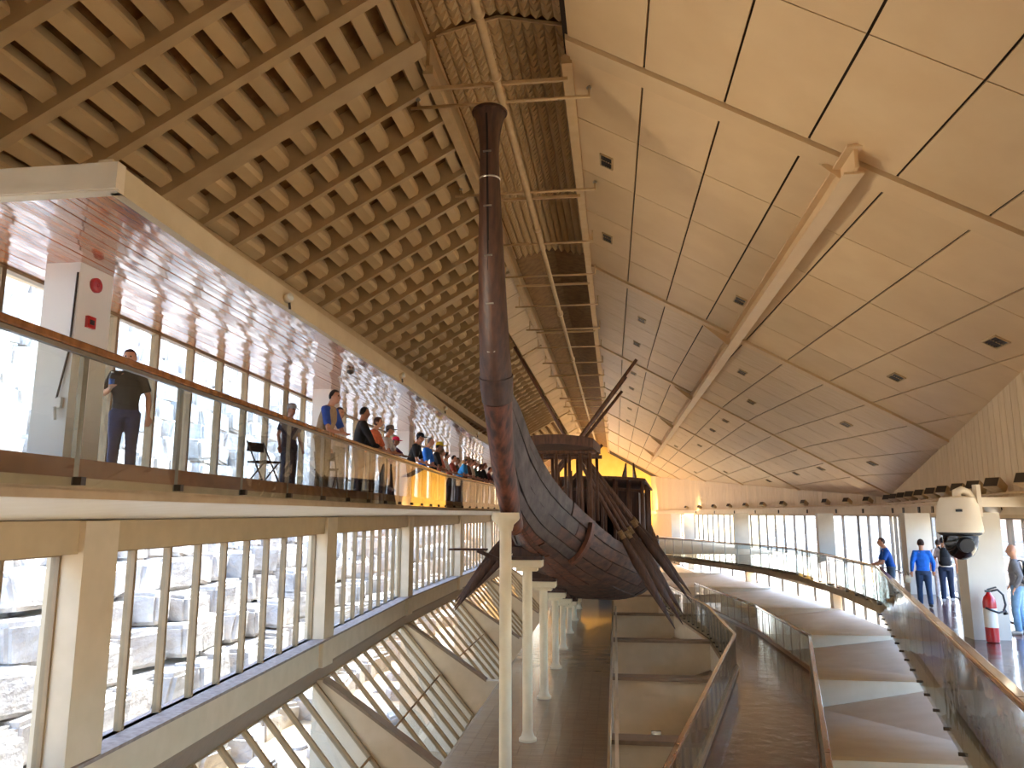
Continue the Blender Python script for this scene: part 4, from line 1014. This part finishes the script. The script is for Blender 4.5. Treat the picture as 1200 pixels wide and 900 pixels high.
ppl = [
 ('person in grey cap and dark jacket standing behind the man in the vest', -6.05,13.75, 1.62, dict(shirt=(36,42,66),pants=(40,44,60),hat=(128,124,120),hair=(120,116,110),face=-.5)),
 ('man in khaki vest over blue shirt leaning on the gallery rail', -5.55,14.14, 1.97, dict(shirt=(40,72,150),pants=(120,98,66),vest=(158,134,104),pose='rail',lean=.25,hair=(34,28,26),face=-.1)),
 ('person in white shirt with dark patterned scarf at the gallery rail', -5.98,16.1, 1.88, dict(shirt=(226,216,210),pants=(180,172,160),hair=(56,38,30),face=-.3,sleeve='long')),
 ('man in black long-sleeved top wearing headphones at the gallery rail', -5.79,16.97, 2.02, dict(shirt=(20,19,21),pants=(40,40,44),hair=(22,18,18),sleeve='long',face=.5,pose='rail',lean=.1)),
 ('woman in orange top beside the man in black at the gallery rail', -5.95,18.3, 1.96, dict(shirt=(206,110,72),pants=(60,50,50),hair=(70,44,32),longhair=True,face=.0,pose='rail',lean=.2)),
 ('person in grey cap and pale shirt at the gallery rail', -5.9,19.2, 1.84, dict(shirt=(186,182,176),pants=(60,60,66),hat=(92,84,76),face=.0,pose='rail',lean=.2)),
 ('child in bright pink hat and purple top at the gallery rail', -5.94,20.1, 1.62, dict(shirt=(70,40,84),pants=(60,50,70),hat=(206,24,76),face=-.1,pose='rail',lean=.15)),
 ('man in black cap and black shirt leaning over the gallery rail', -6.1,22.7, 2.03, dict(shirt=(24,23,25),pants=(40,40,44),hat=(20,20,22),face=.0,pose='rail',lean=.32)),
 ('man in bright blue shirt with shaved grey hair leaning over the gallery rail', -6.2,24.5, 2.08, dict(shirt=(36,112,210),pants=(50,52,60),hair=(120,110,104),face=-.1,pose='rail',lean=.32)),
 ('person in yellow cap and black top leaning over the gallery rail', -6.35,26.6, 2.1, dict(shirt=(28,26,28),pants=(46,44,46),hat=(222,186,40),face=.1,pose='rail',lean=.25)),
 ('woman in coral top with light brown hair at the gallery rail', -6.4,27.5, 1.93, dict(shirt=(200,112,88),pants=(60,50,50),hair=(110,76,48),longhair=True,face=.1,pose='rail',lean=.2)),
 ('woman in grey top with dark curly hair at the gallery rail', -6.42,28.4, 1.88, dict(shirt=(176,172,168),pants=(60,60,64),hair=(34,24,22),longhair=True,face=.0,pose='rail',lean=.2)),
 ('person in sky blue shirt and khaki cap bending over the gallery rail', -6.38,31.4, 1.98, dict(shirt=(52,140,206),pants=(60,60,70),hat=(140,112,78),face=.0,pose='rail',lean=.45)),
 ('person in brown top next to the sky blue shirt at the rail', -6.42,32.7, 1.98, dict(shirt=(84,58,46),pants=(50,44,44),hair=(60,42,34),face=.0,pose='rail',lean=.3)),
 ('person in cream top among the crowd near the stem post', -6.45,33.9, 2.0, dict(shirt=(206,190,164),pants=(60,56,56),hair=(50,36,30),face=.1,pose='rail',lean=.25)),
 ('person in dark jacket with brown hair among the crowd near the stem post', -6.4,35.5, 1.9, dict(shirt=(44,38,40),pants=(40,38,40),hair=(70,46,36),face=.0,pose='rail',lean=.3)),
 ('person in black top with reddish hair among the crowd near the stem post', -6.42,37.0, 2.03, dict(shirt=(26,24,26),pants=(40,38,40),hair=(96,52,36),face=.0,pose='rail',lean=.2)),
 ('person in maroon top at the crowd end by the stem post', -6.35,38.2, 1.9, dict(shirt=(92,40,40),pants=(40,38,40),hair=(44,30,28),face=.0,pose='rail',lean=.2)),

 ('person in olive top behind the crowd by the third gallery pillar', -6.85,33.2, 2.0, dict(shirt=(70,66,48),pants=(50,48,46),hair=(40,30,26),face=.1)),
 ('person in navy top with blond hair behind the crowd near the stem post', -6.85,34.8, 2.02, dict(shirt=(34,40,70),pants=(40,40,44),hair=(170,130,84),face=.0)),
 ('person in white cap and dark green top at the rail by the crowd', -6.4,34.7, 1.95, dict(shirt=(36,56,44),pants=(40,40,44),hat=(222,218,208),face=.1,pose='rail',lean=.2)),
 ('person in dusty pink top behind the crowd near the stem post', -6.85,36.4, 2.05, dict(shirt=(176,120,116),pants=(50,46,50),hair=(52,36,32),face=.0)),
 ('person in charcoal top with grey hair at the rail past the maroon top', -6.3,39.6, 1.98, dict(shirt=(58,56,58),pants=(40,40,42),hair=(140,134,128),face=.1,pose='rail',lean=.2)),
 ('person in brick red top at the rail by the coral top', -6.42,29.6, 1.86, dict(shirt=(150,62,46),pants=(50,44,44),hair=(40,28,26),face=.0,pose='rail',lean=.25)),
]
for k, (lab, x, y, h, d) in enumerate(ppl):
    d = dict(d); f_ = d.pop('face'); person(lab, (x,y,g), f_, h, vox=.02 if k < 8 else .026, skin='skin' if k % 3 else 'skin_dark', **d)
t = TZ
person('man in bright blue long-sleeved shirt and jeans walking away on the terrace', (8.62,23.7,t), 1.35, 1.88, (20,98,196), (42,62,92), (48,32,28), pose='walk', step=.35, sleeve='long', shoes='shoe_dark')
person('man in white shirt and dark jeans with a black backpack on the terrace', (9.85,25.3,t), 1.25, 1.9, (222,214,214), (30,42,66), (26,22,22), pose='walk', step=-.4, shoes='shoe_white')
person('person in white shirt walking hidden beside the backpack man', (10.2,26.6,t), 1.4, 1.78, (226,216,216), (214,204,200), (60,44,36), pose='walk', step=.3, shoes='shoe_white')
person('bald man in grey sweater and light jeans with a backpack by the right windows', (8.75,18.75,t), 2.6, 1.92, (112,108,108), (108,140,168), (150,120,100), pose='walk', step=.2, sleeve='long', shoes='shoe_white', bald=True)
person('man in blue polo shirt leaning on the terrace rail', (8.25,25.2,t), 3.0, 1.9, (18,74,150), (70,84,100), (70,52,46), pose='rail', lean=.25, bald=False)
person('tiny seated visitor at the far end of the walkway', (2.75,52.6,TZ-.3), 3.0, 1.5, (190,190,196), (60,70,90), (40,30,28), vox=.03)
def backpack(label, loc, face, s=1):
    b_ = thing('backpack', label, 'backpack', loc, face-math.pi/2, None, s)
    q = MB(); ell_loft(q, [((0,-.02,0),.12,.08,0),((0,-.03,.1),.135,.11,0),((0,-.02,.3),.125,.10,0),((0,0,.44),.10,.07,0),((0,.01,.48),.06,.03,0)]); smooth(q.build('sack',cloth((24,25,29)),b_,True),60)
    q = MB(); ell_loft(q, [((0,-.12,.03),.10,.03,0),((0,-.14,.1),.115,.035,0),((0,-.12,.22),.1,.03,0)]); smooth(q.build('front_pocket',cloth((30,31,36)),b_,True),60)
    for sx in (-1,1): MB().tube([(sx*.1,.03,.43),(sx*.12,.1,.5),(sx*.13,.2,.44),(sx*.14,.24,.3),(sx*.14,.18,.12),(sx*.13,.05,.03)],[(.025,.01)]*6,8).build('strap',cloth((20,21,24)),b_,True)
    MB().tube([(-.04,0,.46),(0,-.01,.52),(.04,0,.46)],.01,6).build('loop',cloth((20,21,24)),b_,True)
    return b_
def at_back(x, y, f, dist, z): return (x-math.cos(f)*dist, y-math.sin(f)*dist, z)
backpack('black backpack worn over a white shirt on the terrace', at_back(9.85,25.3,1.25,.22,t+1.06), 1.25, 1.12)
backpack('dark backpack worn over a grey sweater by the right windows', at_back(8.75,18.75,2.6,.22,t+1.05), 2.6, 1.1)
tb = thing('tote_bag', 'small beige bag carried beside the bright blue shirt', 'bag', (8.22,23.82,t+.66))
q = MB(); ell_loft(q, [((0,0,0),.09,.05,0),((0,0,.1),.11,.06,0),((0,0,.2),.07,.04,0)]); q.build('sack',cloth((196,176,146)),tb,True); MB().tube([(-.05,0,.19),(0,0,.32),(.05,0,.19)],.012,6).build('strap',cloth((150,130,104)),tb,True)
# folding chairs stored behind the balustrade
def folding_chair(label, loc, rz):
    c = thing('folding_chair', label, 'chair', loc, rz)
    for s_ in (-1,1):
        MB().tube([(s_*.2,-.25,0),(s_*.2,.2,.82)],.014,6).build('leg','vent',c,True); MB().tube([(s_*.18,.25,0),(s_*.18,-.2,.46)],.014,6).build('leg','vent',c,True)
    MB().box(-.2,.2,-.22,.16,.44,.47).build('seat','near_black',c); MB().bar((-.2,.18,.72),(.2,.18,.72),.02,.16).build('backrest','near_black',c)
folding_chair('dark folding chair behind the gallery glass beside the vest man', (-5.75,14.9,g), .6)
folding_chair('dark folding chair standing apart behind the gallery glass', (-6.0,12.6,g), 1.3)

# ------------------------------------------------------------------ outside: courses of stone blocks, sand
struct(MB().box(-90,90,-60,200,-9.9,-9.5).build('ground','sand'), 'bright sandy ground outside')
core = MB()
for c in range(23):
    core.box(-60,-14.6-c*1.05-.2,-40,140,-9.5+c*1.25,-9.5+(c+1)*1.25-.1)
stone = struct(core.build('wall_outside','limestone'), 'stepped courses of pale limestone blocks outside the windows')
bm_ = []
for k in range(8):
    q = MB(); 
    pts = [(sx*(1+random.uniform(-.3,.1)), sy_*(1+random.uniform(-.25,.06)), sz_*(1+random.uniform(-.22,.14))) for sx in (-1,1) for sy_ in (-1,1) for sz_ in (-1,1)]
    q.add([(a*.85,b*.98,c_*.68) for a,b,c_ in pts], [(0,1,3,2),(4,6,7,5),(0,4,5,1),(2,3,7,6),(0,2,6,4),(1,5,7,3)])
    me = q.mesh('stone_block','limestone'); b2 = bmesh.new(); b2.from_mesh(me)
    bmesh.ops.bevel(b2, geom=list(b2.edges), offset=.16, segments=2, affect='EDGES'); b2.to_mesh(me); b2.free(); bm_.append(me)
cnt = 0; far = MB()
for c in range(23):
    y = 4+random.uniform(0,1)
    while y < 100:
        L = random.uniform(.75,1.35); y += L*.95
        mw = Matrix.Translation((-14.7-c*1.05+random.uniform(-.5,.5),y,-9.5+c*1.25+.6+random.uniform(-.15,.15))) @ Matrix.Rotation(random.uniform(-.25,.25),4,'Z') @ Matrix.Rotation(random.uniform(-.12,.12),4,'X') @ Matrix.Diagonal((1,L,random.uniform(.92,1.05),1))
        me = random.choice(bm_)
        if y < 42 and 1 < c < 14 and cnt < 300: link('stone_block', me, stone, mw); cnt += 1
        else: far.add([mw @ v.co for v in me.vertices], [tuple(p.vertices) for p in me.polygons])
        y += L*.97
o = far.build('stone_blocks_far','limestone',stone); o['kind'] = 'stuff'
# rubble below the slanted glazing and a blue tarpaulin roof
for k in range(40):
    o = link('boulder', random.choice(bm_)); s_ = random.uniform(.3,.7); o.scale = (s_,s_,s_); o.location = ((-12.6,-9.7,-11.2)[k%3]+random.uniform(-.2,.2),8+k*1.1,-9.5+.5*s_); o.rotation_euler = (random.uniform(-.2,.2),0,random.uniform(0,3))
    tag(o, 'pale limestone boulder lying outside the slanted glazing', 'boulder', 'boulders outside the slanted glazing')
t = thing('tarp_shelter', 'blue ribbed shelter roof outside the slanted glazing', 'shelter', (-9.4,18.0,-9.5))
MB().prism([(-1.6,-2,.9),(1.2,-2,1.4),(1.2,2.6,1.4),(-1.6,2.6,.9)], (0,0,.05)).build('roof','tarp',t)
for x_, y_ in ((-1.5,-1.9),(1.1,-1.9),(-1.5,2.5),(1.1,2.5)): MB().box(x_-.05,x_+.05,y_-.05,y_+.05,0,.9 if x_ < 0 else 1.38).build('post','mullion',t)
# pale slope beyond the right windows
sr_ = MB()
for c in range(10): sr_.box(34+c*1.4,90,-40,200,-9.5+c*1.3,-9.5+(c+1)*1.3)
struct(sr_.build('wall_outside','far_slope'), 'pale stepped stone slope seen beyond the right windows')
